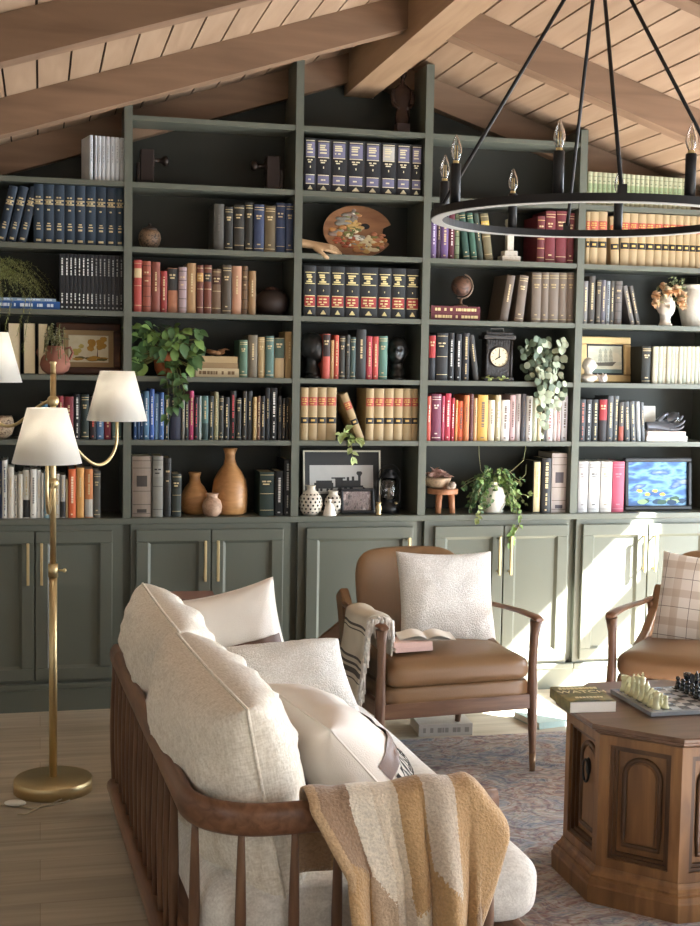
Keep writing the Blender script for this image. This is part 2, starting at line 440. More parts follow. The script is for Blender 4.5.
# worktop and base cabinets
b = MB(); b.box(UP[0][0], UP[5][1], YB-.006, YBK+.01, ZF-.03, ZF, bev=.004, seg=2)
wt = b.build('worktop', CAB); tag(wt, 'long dark green ledge running over all the base cabinets', 'worktop')
def door(mb, x0, x1, z0, z1, y):
    """framed door with a sunk panel and a bevelled inner edge"""
    w = .058
    mb.frame(x0, x1, z0, z1, w, y-.02, y, 0, bev=.003)
    xi0, xi1, zi0, zi1 = x0+w, x1-w, z0+w, z1-w; s = .012
    def ring(xa, xb, za, zb, yy): return [(xa, yy, za), (xb, yy, za), (xb, yy, zb), (xa, yy, zb)]
    A = ring(xi0, xi1, zi0, zi1, y-.018); Bq = ring(xi0+s, xi1-s, zi0+s, zi1-s, y-.007)
    mb.add(A+Bq, [(0,1,5,4),(1,2,6,5),(2,3,7,6),(3,0,4,7),(4,5,6,7)])
CUB = [(UP[i][1], UP[i+1][0]) for i in range(5)]
UN = [((-.40, -.024, .336), 'two', 'left-hand dark green base cabinet behind the brass floor lamp'),
      ((.448, .808, 1.165), 'two', 'dark green two-door base cabinet behind the sofa cushions'),
      ((1.281, None, 1.83), 'one', 'single-door green base cabinet behind the left leather armchair'),
      ((1.945, 2.314, 2.668), 'two', 'green two-door base cabinet with a vine hanging over its handles'),
      ((2.752, 3.122, 3.49), 'two', 'sunlit two-door base cabinet behind the right armchair')]
for i, ((dx0, dxm, dx1), kind, lab) in enumerate(UN):
    x0, x1 = CUB[i]; cu = thing('base_cabinet', lab, 'cabinet', ((x0+x1)/2, YB, 0), group='built-in base cabinets')
    b = MB()
    b.box(x0, x1, YB+.02, YBK, .11, ZF-.031)            # carcass
    b.box(x0, x1, YB, YB+.02, .11, ZF-.031)             # face frame
    loc_build(b, 'body', CAB, cu)
    b = MB(); b.box(x0+.0002, x1+.0378, YB-.012, YBK, 0, .105); b.box(x0+.0002, x1+.0378, YB-.018, YB+.02, .105, .135, bev=.006)
    loc_build(b, 'plinth', CAB, cu)
    b = MB(); b.box(x1, x1+.0378, YB+.03, YB+.05, .135, ZF-.031); loc_build(b, 'filler_strip', CAB, cu)
    ds = [(dx0, dxm-.003), (dxm+.003, dx1)] if kind == 'two' else [(dx0, dx1)]
    for q, (a, c) in enumerate(ds):
        b = MB(); door(b, a, c, .152, .866, YB-.001); dr = loc_build(b, 'door', CAB, cu)
        hx = c-.028 if (q == 0) else a+.028
        b = MB(); r = .0065
        b.box(hx-r, hx+r, YB-.058, YB-.046, .615, .815, bev=.002)
        for hz in (.63, .8): b.tube([(hx, YB-.02, hz), (hx, YB-.05, hz)], .005, 8)
        b.xform(Matrix.Translation(-Vector(cu.location))); h = b.build('handle', BRASS, dr)
        h['label'] = 'brass bar handle'
# ------------------------------------------------------------------ books
YF = 6.235
rb = random.Random(11)
def shade(h, f):
    h = h.lstrip('#'); return ''.join('%02x' % max(0, min(255, int(int(h[i:i+2], 16)*f))) for i in (0, 2, 4))
def spine_marks(style, w, h, ink, panel, r):
    """list of (z0, z1, half width fraction, centre fraction, colour)"""
    P, T = [], []
    def row(z, hh, hw, words=2):
        x = -hw
        for q in range(words):
            ww = 2*hw/words*r.uniform(.6, .88)
            T.append((z, z+hh, x, x+ww)); x += 2*hw/words
    def vert(z0, z1, hw, cx=0):
        z = z0
        while z < z1:
            l = r.uniform(.006, .012)
            T.append((z, min(z+l, z1), cx-hw, cx+hw)); z += l+r.choice((.002, .002, .0025, .007))
    if style == 'plain': vert(h*.42, h*.8, .2)
    elif style == 'vtitle':
        vert(h*.3, h*.86, .28); row(h*.06, .006, .4, 1)
    elif style == 'vtwo':
        vert(h*.45, h*.92, .3); vert(h*.14, h*.36, .18); row(h*.04, .008, .3, 1)
    elif style == 'gilt':
        for f in (.06, .88, .93): T.append((h*f, h*f+.003, -.92, .92))
        row(h*.74, .008, .6, 2); row(h*.69, .006, .5, 1); row(h*.14, .006, .4, 1)
    elif style == 'navyset':
        for f in (.66, .675, .72, .735): T.append((h*f, h*f+.0025, -.85, .85))
        row(h*.77, .007, .55, 2); row(h*.69, .007, .6, 2); row(h*.56, .007, .3, 1)
        T.append((h*.29, h*.31, -.45, .45)); T.append((h*.33, h*.35, -.3, .3)); T.append((h*.23, h*.26, -.4, .4)); T.append((h*.04, h*.075, -.5, .5))
    elif style == 'bands':
        for f in (.1, .3, .5, .7, .9): P.append((h*f, h*f+.004, -.98, .98))
        row(h*.76, .008, .6, 2); row(h*.6, .006, .5, 1)
    elif style == 'labelled':
        P.append((h*.66, h*.84, -.96, .96)); row(h*.77, .007, .7, 2); row(h*.71, .006, .6, 1)
        for f in (.12, .5, .93): T.append((h*f, h*f+.0025, -.95, .95))
    elif style == 'lawtan':
        P.append((h*.66, h*.82, -.97, .97)); row(h*.77, .006, .7, 2); row(h*.73, .006, .8, 2); row(h*.685, .005, .6, 1)
    elif style == 'law':
        P.append((h*.66, h*.93, -.75, .75))
        for f in (.86, .82, .78, .72): row(h*f, .007, .55, 1)
        P.append((h*.155, h*.3, -.75, .75)); row(h*.21, .007, .35, 1)
        for f in (.64, .945, .305, .14): T.append((h*f, h*f+.004, -.75, .75))
        row(h*.58, .006, .5, 2); row(h*.54, .006, .4, 1); row(h*.44, .01, .08, 1)
        for q in range(4): T.append((h*(.035+.018*q), h*(.035+.018*q)+.005, -.4+.1*q, .4-.1*q))
    elif style == 'lawred':
        for f in (.86, .64, .4, .19): T.append((h*f, h*f+.004, -.8, .8))
        for f, q in ((.8, .6), (.76, .55), (.71, .3), (.67, .6)): row(h*f, .008, q, 1)
        P.append((h*.2, h*.4, -.85, .85)); row(h*.33, .007, .6, 2); row(h*.27, .007, .65, 2); row(h*.23, .005, .4, 1); row(h*.5, .008, .08, 1)
        for q in range(4): T.append((h*(.045+.02*q), h*(.045+.02*q)+.005, -.36+.09*q, .36-.09*q))
    elif style == 'topcap': P.append((h*.5, h*.985, -.99, .99)); row(h*.82, .009, .7, 2); row(h*.76, .007, .6, 1)
    elif style == 'botcap': P.append((.004, h*.38, -.99, .99)); vert(h*.48, h*.9, .22)
    elif style == 'green':
        P.append((h*.40, h*.66, -.9, .9)); row(h*.72, .006, .6, 1); T.append((h*.86, h*.86+.003, -.9, .9)); T.append((h*.3, h*.3+.003, -.9, .9)); row(h*.5, .006, .5, 1)
    elif style == 'box':
        for f in (.05, .2, .42, .8, .92): T.append((h*f, h*f+.003, -.95, .95))
        P.append((h*.5, h*.68, -.55, .55)); P.append((h*.07, h*.13, -.5, .5))
    elif style == 'creamspine': P.append((h*.02, h*.98, -.8, .8)); vert(h*.3, h*.8, .15)
    elif style == 'dots': vert(h*.62, h*.93, .32); vert(h*.12, h*.3, .3); T.append((h*.035, h*.065, -.4, .4))
    return P, T
PANEL = {'lawtan': ('a5483c', 'c9a45a'), 'law': ('6c6a86', 'd8cfae'), 'lawred': ('96302f', 'd8c890'), 'navyset': ('22303f', 'cbb78a')}
def book_mesh_cover(w, h, d, bulge, t):
    b = MB(); hw = w/2
    sp = [(-hw+w*i/6, -bulge*(1-((i-3)/3)**2)) for i in range(7)]
    outer = [(-hw, d)] + sp + [(hw, d)]
    inner = [(hw-t, d), (hw-t, t+.002), (-hw+t, t+.002), (-hw+t, d)]
    b.prism(outer+inner, 0, h, 'Z'); return b
def spine_y(f, bulge): return -bulge*(1-f*f)
def make_book(w, h, d, col, style, label, group, ink=None, panel=None, panel2=None, pages='page', cat='book', r=None):
    """origin at the foot of the spine; spine faces -Y"""
    r = r or rb
    bulge = min(.006, w*.16); t = min(.0028, w*.16)
    hard = style not in ('dots',)
    if not hard: bulge = .0006
    o = book_mesh_cover(w, h, d, bulge, t).build('book', hexmat(col, rough=.55))
    tag(o, label, cat, group)
    p = MB(); g = .003
    p.box(-w/2+t, w/2-t, t+.003, d-.004, g, h-g); p.build('pages', WHITEP if pages == 'white' else PAPER, o)
    dp, di = PANEL.get(style, (shade(col, .6), None))
    ink = ink or di or 'cbb68a'; panel = panel or dp
    P, T = spine_marks(style, w, h, ink, panel, r)
    def strip(mb, z0, z1, f0, f1, off, mi=0):
        n = 4 if f1-f0 > .7 else 1
        vs = []
        for q in range(n+1):
            a = f0+(f1-f0)*q/n; y_ = spine_y(a, bulge)-off
            vs += [(a*w/2, y_, z0), (a*w/2, y_, z1)]
        mb.add(vs, [(2*q, 2*q+2, 2*q+3, 2*q+1) for q in range(n)], mi)
    if P:
        PP = [(p_, panel2 if (panel2 and q) else panel) for q, p_ in enumerate(P)]
        if style == 'lawtan': PP.append(((h*.32, h*.44, -.97, .97), '25221f'))
        for (z0, z1, f0, f1), pc in PP:
            mb = MB(); strip(mb, z0, z1, f0, f1, .0004); mb.build('spine_label' if z1-z0 > .01 else 'spine_band', hexmat(pc), o, recalc=False)
    if T and w > .007:
        few = len(T) <= 8 and style != 'lawtan'      # a few separate lines of title: each its own part
        mb = MB()
        for z0, z1, f0, f1 in T:
            if few: mb = MB()
            strip(mb, z0, z1, f0, f1, .0009)
            if few: mb.build('spine_lettering', hexmat(ink, rough=.4), o, recalc=False)
        if few: return o
        if style == 'lawtan':
            strip(mb, h*.36, h*.40, -.45, .45, .0009); strip(mb, h*.445, h*.452, -.95, .95, .0009); strip(mb, h*.308, h*.315, -.95, .95, .0009)
        mb.build('spine_lettering', hexmat(ink, rough=.4), o, recalc=False)
    return o
def book_row(z, yref, phrase, group, specs, depth=.2, yf=YF, noun='book', cat='book', pages='page', ybase=None):
    """specs: (x0, x1, ytop, colour, style, look, extras); x in photo pixels along the shelf"""
    for i, sp in enumerate(specs):
        x0, x1, yt, col, style, look = sp[:6]; ex = sp[6] if len(sp) > 6 else {}
        lean = math.radians(ex.get('lean', 0)); yy = yf + ex.get('dy', rb.uniform(0, .012))
        yb = yref
        X0, X1 = px_X(x0, yb, yy), px_X(x1, yb, yy)
        w = X1-X0-.0012
        Z1 = px_Z((x0+x1)/2, yt, yy); h = Z1-z-.001
        up = [q for q in (ZE, ZD, ZC, ZBB, ZA, ZT) if q > z+.1]
        if up: h = min(h, up[0]-TH-z-.004)
        if lean: h = ex.get('h', h/math.cos(lean))
        d = ex.get('d', depth*rb.uniform(.9, 1.0))
        lab = '%s %s, %s from left %s' % (look, ex.get('noun', noun), ORD[i], phrase)
        o = make_book(w, h, d, col, style, lab, group, ex.get('ink'), ex.get('panel'), ex.get('panel2'), ex.get('pages', pages), cat)
        o.location = ((X0+X1)/2, yy, z+.0006)
        if ex.get('turn'): o.rotation_euler = (0, 0, math.radians(ex['turn']))
        if lean: # positive leans the top to the right, standing on the lower right corner
            piv = Vector((X1-.0006 if lean > 0 else X0+.0006, yy, z+.0006))
            bpy.context.view_layer.update()
            o.rotation_euler = (0, lean, 0)
            off = Vector((-(w/2) if lean > 0 else w/2, 0, 0))
            o.location = piv + Matrix.Rotation(lean, 3, 'Y') @ off
N_ = dict
# --- leftmost bay
book_row(ZA, 178, 'on the top shelf under the left rafter', 'white volumes on the top left shelf', [
    (x0, x1, 135+i*.4, 'c9ced2', 'plain', 'white cloth', N_(ink='8a9096', d=.15, dy=0, **({'turn': 0} if i else {'turn': 13})))
    for i, (x0, x1) in enumerate([(89.5,93),(94.5,97.4),(97.8,101.4),(101.8,105.4),(105.8,110),(110.4,114.6),(115,119.4),(119.8,124)])], cat='book', pages='white')
sp = [(-4, 5, 181, '23303f', 'navyset', 'leaning navy gilt', N_(lean=13, h=.262)), (6.5, 15.5, 181, '23303f', 'navyset', 'leaning navy gilt', N_(lean=13, h=.262)),
      (17, 26, 181, '23303f', 'navyset', 'leaning navy gilt', N_(lean=13, h=.262))]
xs = [33.5,43.6,54,64.6,75,85.3,95.8,106,115.7,123.8]
for i in range(9): sp.append((xs[i], xs[i+1], 183.5+i*.4, '253443' if i < 8 else '2a3d4d', 'navyset', 'navy gilt' if i < 8 else 'plainer navy', N_(d=.22, dy=.003)))
book_row(ZBB, 244, 'in the long navy set under the white volumes', 'navy set on the upper left shelf', sp)
xs = [59.5,64.8] + [64.8+4.18*i for i in range(1, 15)]
book_row(ZC, 308, 'in the black set beside the flat blue books', 'slim black volumes', [
    (xs[i], xs[i+1], 253.5+i*.15, '1d1d1f', 'dots', 'slim black' + (' white-titled' if i < 8 else ' grey-titled'), N_(ink='d8d8d4' if i < 8 else '8a8a88', d=.22, dy=.002)) for i in range(len(xs)-1)], noun='paperback', pages='white')
for i, (x0, x1, yt) in enumerate([(-12,-1,322),(8,20.5,323),(23.5,35.5,323),(38,48,323.5)]):   # stored spine-in: page edges face the room
    X0, X1 = px_X(x0, 345, YF), px_X(x1, 345, YF); w = X1-X0; h = px_Z(x1, yt, YF)-ZD
    o = make_book(w, h, .19, '3a352f', 'none', 'book shelved with cream page edges outward, %s from left behind the hanging plant' % ORD[i], 'books shelved spine inwards')
    o.rotation_euler = (0, 0, PI); o.location = ((X0+X1)/2, YF+.2, ZD+.0006)
book_row(ZE, 440, 'on the shelf behind the right lamp shade', 'books behind the right lamp shade', [
    (40,48,402,'3f6f86','vtitle','teal'),(49,57,400,'29333c','plain','dark slate'),(58,63.6,396,'8c3038','vtitle','red'),(64,73.6,396.5,'6e2029','plain','dark red'),
    (74,80.4,394,'202124','vtwo','black white-lettered',N_(ink='e2e0da')),(81,89,394.5,'24302c','gilt','dark green gilt'),(90,96,397,'2a2023','vtitle','black and red',N_(ink='c05040')),
    (96.6,104,397,'5b7ea8','vtitle','pale blue',N_(ink='e8e8e8')),(104.4,111,398,'7a2434','vtitle','maroon'),(112,121.5,397,'5d7470','gilt','grey-teal')], depth=.2)
book_row(ZF, 519, 'on the ledge behind the front lamp shade', 'books behind the front lamp shade', [
    (-9,-0.5,459,'2c3550','vtitle','navy'),(0,1.8,461,'2c3550','plain','slim navy'),(2.2,7.4,460,'d8d4cb','vtwo','white',N_(ink='3a4a6a')),(7.8,14,467,'cfc8bb','plain','cream'),(14.2,17.6,475,'d3cec4','vtitle','slim white',N_(ink='555555')),(18,22.8,474,'cbc4b6','plain','off-white'),
    (23.3,29.8,470,'d4cdbf','botcap','cream and black',N_(panel='2d2b29')),(30.2,36.6,469,'dcd8cf','vtitle','white',N_(ink='77706a')),(37,40.8,470,'d3cfc8','plain','pale grey'),(41.2,43.6,473,'c9c4ba','plain','slim cream'),
    (44,49,472,'7c98a0','vtitle','pale blue'),(49.5,54.5,474,'d9d2c0','plain','ivory'),(55,59.8,474,'cfc9bc','vtitle','off-white'),(60.2,65.4,475,'a09c94','botcap','grey and charcoal',N_(panel='33302d')),
    (65.8,68,479,'c9b489','plain','slim tan'),(68.4,76,469,'d5683a','vtitle','bright orange',N_(ink='f0d8b8')),(76.4,84.2,467.5,'cf9a56','plain','amber'),(84.7,93,469,'c27a48','botcap','burnt orange and grey',N_(panel='b5b0a6')),
    (93.5,100.5,471,'55534d','gilt','dark grey')], pages='white')
# --- second bay
book_row(ZBB, 250, 'in the row of old black and blue volumes', 'old volumes in the upper second bay', [
    (213.5,223.8,204,'4f4d47','plain','worn grey',N_(ink='5f5c54')),(224.5,232.8,207,'2a2824','gilt','black'),(233.8,244,205,'2f2c26','labelled','black gold-titled',N_(panel='2a2722')),(244.8,253,202.5,'2b2924','gilt','black gold-emblem'),
    (253.6,264,204.5,'2f3a55','gilt','dark blue'),(264.6,275.2,206,'5e5038','gilt','brown'),(275.8,285,203,'2c3853','labelled','navy',N_(panel='2a344c')),(285.5,293.8,203.5,'32405c','gilt','blue')])
book_row(ZC, 312, 'in the red and tan antique row', 'antique red and tan volumes', [
    (133.6,141.8,260,'a5443c','labelled','coral red cream-labelled',N_(panel='cdb58c')),(142.4,150.8,261,'8f4a38','bands','rust'),(151.3,160,262,'7c4336','plain','red-brown'),(160.4,167,271,'8c2f2b','vtitle','short red'),(167.5,177.8,268,'a0694c','topcap','terracotta black-topped',N_(panel='2f2d2a')),
    (178.4,186.5,267,'a08a8a','bands','mauve'),(187,196,263,'a5835c','plain','tan'),(196.4,203.2,265,'6a3a2c','labelled','maroon banded',N_(panel='b58a50')),(203.6,211.4,265,'6c3b2b','labelled','dark maroon banded',N_(panel='2e2a27')),(211.8,221.3,269,'6e5440','labelled','brown dark-labelled',N_(panel='4a2c22')),
    (222,231.3,265,'4b4034','gilt','dark brown'),(231.9,241.3,266,'b08468','plain','pinkish tan'),(241.9,247.6,266,'6a5038','bands','slim brown'),(248.3,255.7,271,'8a6a46','plain','short light brown')])
book_row(ZD, 377, 'in the green and tan row beside the pothos', 'green and tan volumes', [
    (239.2,247.4,340,'4f6a55','gilt','green'),(248,257.2,335,'6c6250','plain','grey-brown'),(257.8,264.8,337,'a58f66','gilt','tan'),(265.3,273.8,336,'58736a','gilt','sage green'),(274.3,284,338,'b09a74','topcap','tan green-topped',N_(panel='44574c')),(284.8,293,331.5,'a98f62','plain','tall tan')])
sp = []
for i, (x0, x1, yt, c, st, lk) in enumerate([(133.5,136.8,396,'34507c','vtitle','slim blue'),(137.2,139.9,395,'2d4668','plain','slim dark blue'),(140.2,143.2,394,'2f4a74','vtitle','slim blue'),(143.6,149,391,'4e7391','vtitle','steel blue'),(149.4,154.2,389,'4464a8','vtitle','bright blue'),(154.6,158.6,394,'6d8fae','plain','sky blue'),(159,164,392.5,'4a6ba0','vtitle','mid blue'),
    (164.6,169,394,'2f3b40','vtwo','charcoal'),(170,181,394,'2a2d40','topcap','wide navy'),(181.6,184.6,396,'77736a','plain','slim grey'),(185,188.4,398,'2b2a2c','vtitle','slim black'),(189.2,193.8,391,'b5446e','vtitle','magenta'),(194.2,198,397,'2b2124','vtitle','black red-lettered'),(198.6,201.3,396,'9aa8a4','plain','slim pale'),(201.7,208.2,396,'51706c','botcap','sea green'),(208.8,213.4,396,'2c3330','vtitle','dark'),
    (214,218.2,392,'8a8664','vtitle','olive'),(218.9,223.4,396,'33322c','gilt','dark olive'),(224,229.2,397,'23221f','vtitle','black'),(229.8,235.8,391,'211f1b','vtwo','black gold-lettered'),(236.2,241,398,'2a2823','gilt','short black'),(242.1,246.4,391,'2b241c','vtitle','dark brown'),(246.9,252,391,'262626','plain','black'),(252.8,256.4,397,'a88c5a','vtitle','slim tan'),(256.8,260.2,396,'6a4a34','vtitle','slim brown'),(260.6,264.6,396,'26211f','vtitle','black gilt'),
    (265.2,269.5,388,'1f1f20','plain','tall black'),(270,277,388,'1d1d1e','vtwo','tall black white-titled'),(277.6,281.4,396,'2b2a2a','plain','short black'),(282,285,398,'332e2a','vtitle','slim dark'),(285.4,288.6,397,'29261f','plain','slim black'),(289,292,398,'6b5a44','botcap','slim brown')]):
    ink = 'e2e0da' if 'white' in lk else ('c04a50' if 'red' in lk else ('d8dce0' if 'blue' in lk else None))
    sp.append((x0, x1, yt, c, st, lk, N_(ink=ink)))
book_row(ZE, 439, 'in the blue-to-black row above the wooden vases', 'novels above the wooden vases', sp, depth=.18)
book_row(ZF, 517, 'of the dark books left of the wooden vases', 'books beside the wooden vases', [
    (131.9,151.3,456,'857668','box','thick taupe boxed',N_(ink='4a4038',panel='3a322c')),(152.4,163,456,'7c7a72','labelled','grey black-titled',N_(ink='1e1c1a',panel='86847c')),(164,171,458,'2a2825','bands','black'),(171.8,181.2,474,'2c322c','labelled','short dark green')])
book_row(ZF, 516, 'of the dark trio right of the wooden vases', 'dark books right of the vases', [
    (259.3,274,472,'1f2f28','labelled','dark green gilt',N_(panel='1c2a24')),(274.8,283,471,'1e1f20','vtitle','black white-titled',N_(ink='d8d8d4')),(283.6,290.6,459,'212326','vtwo','tall black',N_(ink='b8b8b4'))])
# --- third bay
xs = [303.9,315.6,330.4,346.6,364.2,380.2,395.7,410.3,421.6]
book_row(ZA, 192, 'in the black legal set with violet labels', 'legal volumes with violet labels', [
    (xs[i], xs[i+1], 138+i*1.0, '1c1c20', 'law', 'black violet-labelled' if i != 5 else 'black pale-labelled', N_(d=.22, dy=.002, **({'panel': 'b5b2ae', 'panel2': '6c6a86'} if i == 5 else {}))) for i in range(8)], noun='volume')
xs = [303.2,315.6,330.1,344.2,359.2,377.2,390.7,405,418.8]
book_row(ZC, 318, 'in the black legal set with red labels', 'legal volumes with red labels', [
    (xs[i], xs[i+1], 265.5+i*.5, '202225', 'lawred', 'black red-labelled', N_(d=.22, dy=.002)) for i in range(8)], noun='volume')
book_row(ZD, 379, 'between the two black head bookends', 'books between the head bookends', [
    (322.4,329.8,334,'bf5a4e','topcap','coral dark-topped',N_(panel='3a2c2a')),(330.3,333.6,340,'b0895a','plain','slim tan'),(334,338.5,335,'b8503f','vtitle','rust red'),(339,345,336,'3a3934','gilt','charcoal'),(345.5,349.6,335,'3d3c36','bands','slim charcoal'),(350,355.2,337,'3f504c','gilt','slate green'),
    (355.8,365.6,329.5,'2d2d2c','plain','tall black'),(366,372,336,'b0414a','vtitle','crimson'),(372.4,378,336.5,'b84a44','vtitle','red'),(378.4,387,336,'54786a','gilt','sea green')])
xs = [300.3,307.8,316.9,325.8,335.9]
sp = [(xs[i], xs[i+1], 387.5, 'a08963', 'lawtan', 'tan upright', N_(d=.2, dy=.002)) for i in range(4)]
sp.append((357.2, 364.6, 391, 'a08963', 'lawtan', 'tan leaning', N_(lean=-22, h=.243, d=.2, dy=.002)))
xs = [365.2,373.4,383.4,392.9,402.1,410.8,418.3]
sp += [(xs[i], xs[i+1], 388.5, 'a08963', 'lawtan', 'tan upright', N_(d=.2, dy=.002)) for i in range(6)]
book_row(ZE, 441, 'in the tan legal set above the train picture', 'tan legal volumes in the middle bay', sp, noun='volume')
# --- fourth bay
book_row(ZBB, 262, 'in the purple and green row behind the chandelier', 'purple and green books', [
    (430.6,436,211,'75608a','vtitle','light purple',N_(ink='d8cfe0')),(436.4,440.1,213,'3f2a38','plain','slim plum'),(440.5,448,212,'6a5280','vtitle','purple'),(448.4,454,213,'5a2630','vtitle','maroon',N_(ink='e0d8d0')),(454.5,459,214,'7d8a6a','bands','sage'),
    (463.5,470,214,'2c4a40','gilt','leaning dark green',N_(lean=-8,h=.235)),(471.5,477.5,214,'3a5c4c','gilt','leaning green',N_(lean=-8,h=.235)),(478.5,483.5,214,'3d4a40','plain','leaning grey-green',N_(lean=-8,h=.235)),(484.8,493,214,'6c6348','labelled','leaning gold-flowered',N_(lean=-8,h=.235,panel='c8a850'))], depth=.18)
book_row(ZBB, 263, 'of the maroon set right of the stone tower', 'maroon volumes right of the stone tower', [
    (536.5,544,216,'5e2428','bands','dark red',N_(panel='b89860')),(544.5,554.6,211,'69262c','gilt','maroon gilt'),(555.1,566,211,'69262c','labelled','maroon',N_(panel='5a1e24')),(566.5,573.4,213,'5c2227','gilt','maroon, slimmer')])
sp = [(499.5,507.5,272,'5e5146','plain','leaning taupe',N_(lean=9,h=.235)),(514,523,272,'6a5c50','gilt','leaning taupe',N_(lean=6,h=.235))]
xs = [531,540.4,547.8,557.9,566.2,573.6]
sp += [(xs[i], xs[i+1], 272.5, '6c5f53', 'gilt', 'taupe upright', N_(d=.2, dy=.003, ink='a8946a')) for i in range(5)]
book_row(ZC, 321, 'in the taupe set right of the small globe', 'taupe set beside the globe', sp, noun='volume')
book_row(ZD, 381, 'of the black books left of the mantel clock', 'black books beside the mantel clock', [
    (428.2,435.2,335,'26262a','topcap','black red-labelled',N_(panel='a03434')),(435.8,447.2,333,'222224','labelled','thick black gilt',N_(panel='1f1f21')),(447.9,453.6,333,'232325','vtitle','black',N_(ink='c8c8c4')),(455,461,334,'242426','vtitle','slim black',N_(ink='c8c8c4')),(462,468.6,333,'2b2a2e','vtwo','charcoal'),(473.5,479,334,'3a3836','plain','leaning charcoal',N_(lean=-8,h=.232))])
sp = []
for x0, x1, yt, c, st, lk in [(426.6,430.4,396,'c8574a','plain','coral'),(431,440.6,394,'6e3048','gilt','plum'),(441.1,444.1,396,'b04860','plain','slim rose'),(444.5,450.2,393.5,'b8384a','vtitle','crimson'),(450.6,454.2,398,'b03440','vtitle','slim crimson'),(454.6,457.2,400,'c8864a','plain','slim ochre'),(457.6,463,401,'d26440','vtitle','orange-red'),(463.4,468.6,395,'c67a4c','plain','burnt orange'),(469,472.8,394,'5a2c28','gilt','slim dark red'),(473.1,476.6,398,'cfa070','plain','slim peach'),
    (477,487.2,395,'d0a04e','vtitle','mustard'),(487.7,494.2,400,'d8cbb0','plain','cream'),(494.7,500.2,395,'b8ac88','vtitle','khaki'),(500.6,508.8,400,'dedad2','vtitle','white'),(509.3,514.7,395,'c9a8a8','vtitle','dusty pink'),(515.1,520.1,394,'bcb4b2','plain','pale grey'),(520.6,525.2,394,'55545a','vtitle','dark grey'),(525.6,531.6,396,'d6d2ce','vtwo','white'),(532,536.6,398,'b8b89c','plain','pale sage'),(537,541,398,'d8c8a0','plain','buff'),(541.4,545.8,398,'3a3a3a','vtwo','black and white'),(546.2,552.3,399,'e0d8d2','vtitle','white red-lettered'),(552.7,556.3,399,'c8b8b0','plain','slim beige'),(556.7,560.3,398,'d8b8b4','plain','slim pink'),(560.7,566.8,396,'d8d8dc','vtitle','broad white')]:
    sp.append((x0, x1, yt, c, st, lk, N_(ink='a83c3c' if 'red-' in lk else ('e8d8c8' if c[0] in 'bc6' and c[1] in '05e8' else '6a5a50'))))
book_row(ZE, 441, 'in the red-to-white colour row under the clock', 'red to white colour row', sp, depth=.19, pages='white')
book_row(ZF, 514, 'of the trio right of the ivy', 'books right of the ivy', [
    (532,540.2,461,'242220','creamspine','black cream-spined',N_(ink='a8986a',panel='cbbb90')),(540.8,550,458,'222121','vtwo','black gilt'),(550.6,565.6,453,'a89e98','box','thick grey boxed',N_(ink='5a504a',panel='4a444a'))])
# --- rightmost bay
xs = [587+4.72*i for i in range(24)]
book_row(ZA, 206, 'in the small green set on the top right shelf', 'small green set', [
    (xs[i], xs[i+1], 171.5+i*.35, 'a3a284', 'green', 'cream green-labelled', N_(d=.13, dy=.002, panel='7d8c66', ink='6c7658')) for i in range(22)], noun='volume')
xs = [585,589,597.3,606]
sp = [(xs[i], xs[i+1], 211.5, 'a38d6a', 'lawtan', 'tan', N_(d=.2, dy=.002)) for i in range(3)]
sp.append((610.8, 619.2, 212, 'a38d6a', 'lawtan', 'tilted tan', N_(lean=-3, h=.25, d=.2, dy=.002)))
xs = [619.8,628.4,636.6,645,653.4,661.2,668.2,675,682,688.8,695,701.5,708]
sp += [(xs[i], xs[i+1], 213+i*.35, 'a38d6a', 'lawtan', 'tan', N_(d=.2, dy=.002)) for i in range(12)]
book_row(ZBB, 264, 'in the tan legal set under the green set', 'tan legal volumes in the right bay', sp, noun='volume')
book_row(ZC, 323, 'of the grey books left of the head planter', 'grey books beside the head planter', [
    (582,587.2,281,'73706e','vtitle','light grey'),(588,594.2,276,'47433f','vtitle','tall dark grey'),(595.6,600.2,280,'4f4941','gilt','brown-grey'),(600.6,605,280,'66636b','vtitle','mauve-grey'),(605.4,609.2,281,'898d90','vtwo','pale blue-grey',N_(ink='30353a')),(609.6,613.4,281,'4b4843','vtitle','dark taupe'),(614,621.4,281,'5a5450','bands','grey'),
    (630.5,634.8,282,'6e6b68','vtitle','leaning light grey',N_(lean=-14,h=.205)),(636.8,640.4,282,'5a5754','vtitle','leaning grey',N_(lean=-14,h=.205))], depth=.18)
sp = [(641,651,346.5,'24241f','gilt','thick black',N_(dy=.02))]
xs = [652.2,657.4,662,666.2,670,674,678,682,686,690,694,698,702]
sp += [(xs[i], xs[i+1], 346.5, ('b5b09a','a4a897','b8b3a1')[i % 3], 'plain', 'slim cream', N_(ink='9a9378', d=.16)) for i in range(12)]
book_row(ZD, 384, 'of the cream row right of the ship painting', 'cream paperbacks beside the ship painting', sp, pages='white')
book_row(ZE, 441, 'of the grey row left of the crystal ball', 'grey books beside the crystal ball', [
    (578.8,584.8,399.5,'3e4043','vtwo','slate red-lettered',N_(ink='a86659')),(585.2,591,399.5,'3e4043','vtwo','slate white-lettered',N_(ink='b8b8b5')),(591.4,597.8,399.5,'393c3f','vtwo','dark slate'),(598.4,606.2,399,'251f21','topcap','black red-topped',N_(panel='8d282f')),(606.9,612.4,396,'525559','vtitle','mid grey'),(613,617.8,396,'5a5e61','vtwo','light grey'),(618.2,623.2,402,'4d4b49','botcap','grey red-footed',N_(panel='93493c')),
    (624.8,629.9,397,'494d50','vtitle','tilted grey',N_(lean=-3,h=.21)),(631,635.9,397,'595c5f','vtwo','tilted light grey',N_(lean=-4,h=.21)),(636.9,640.9,397,'929597','plain','tilted pale grey',N_(lean=-4,h=.21)),(641.8,644.9,397,'686b6e','plain','tilted slim grey',N_(lean=-4,h=.205))], depth=.18, pages='white')
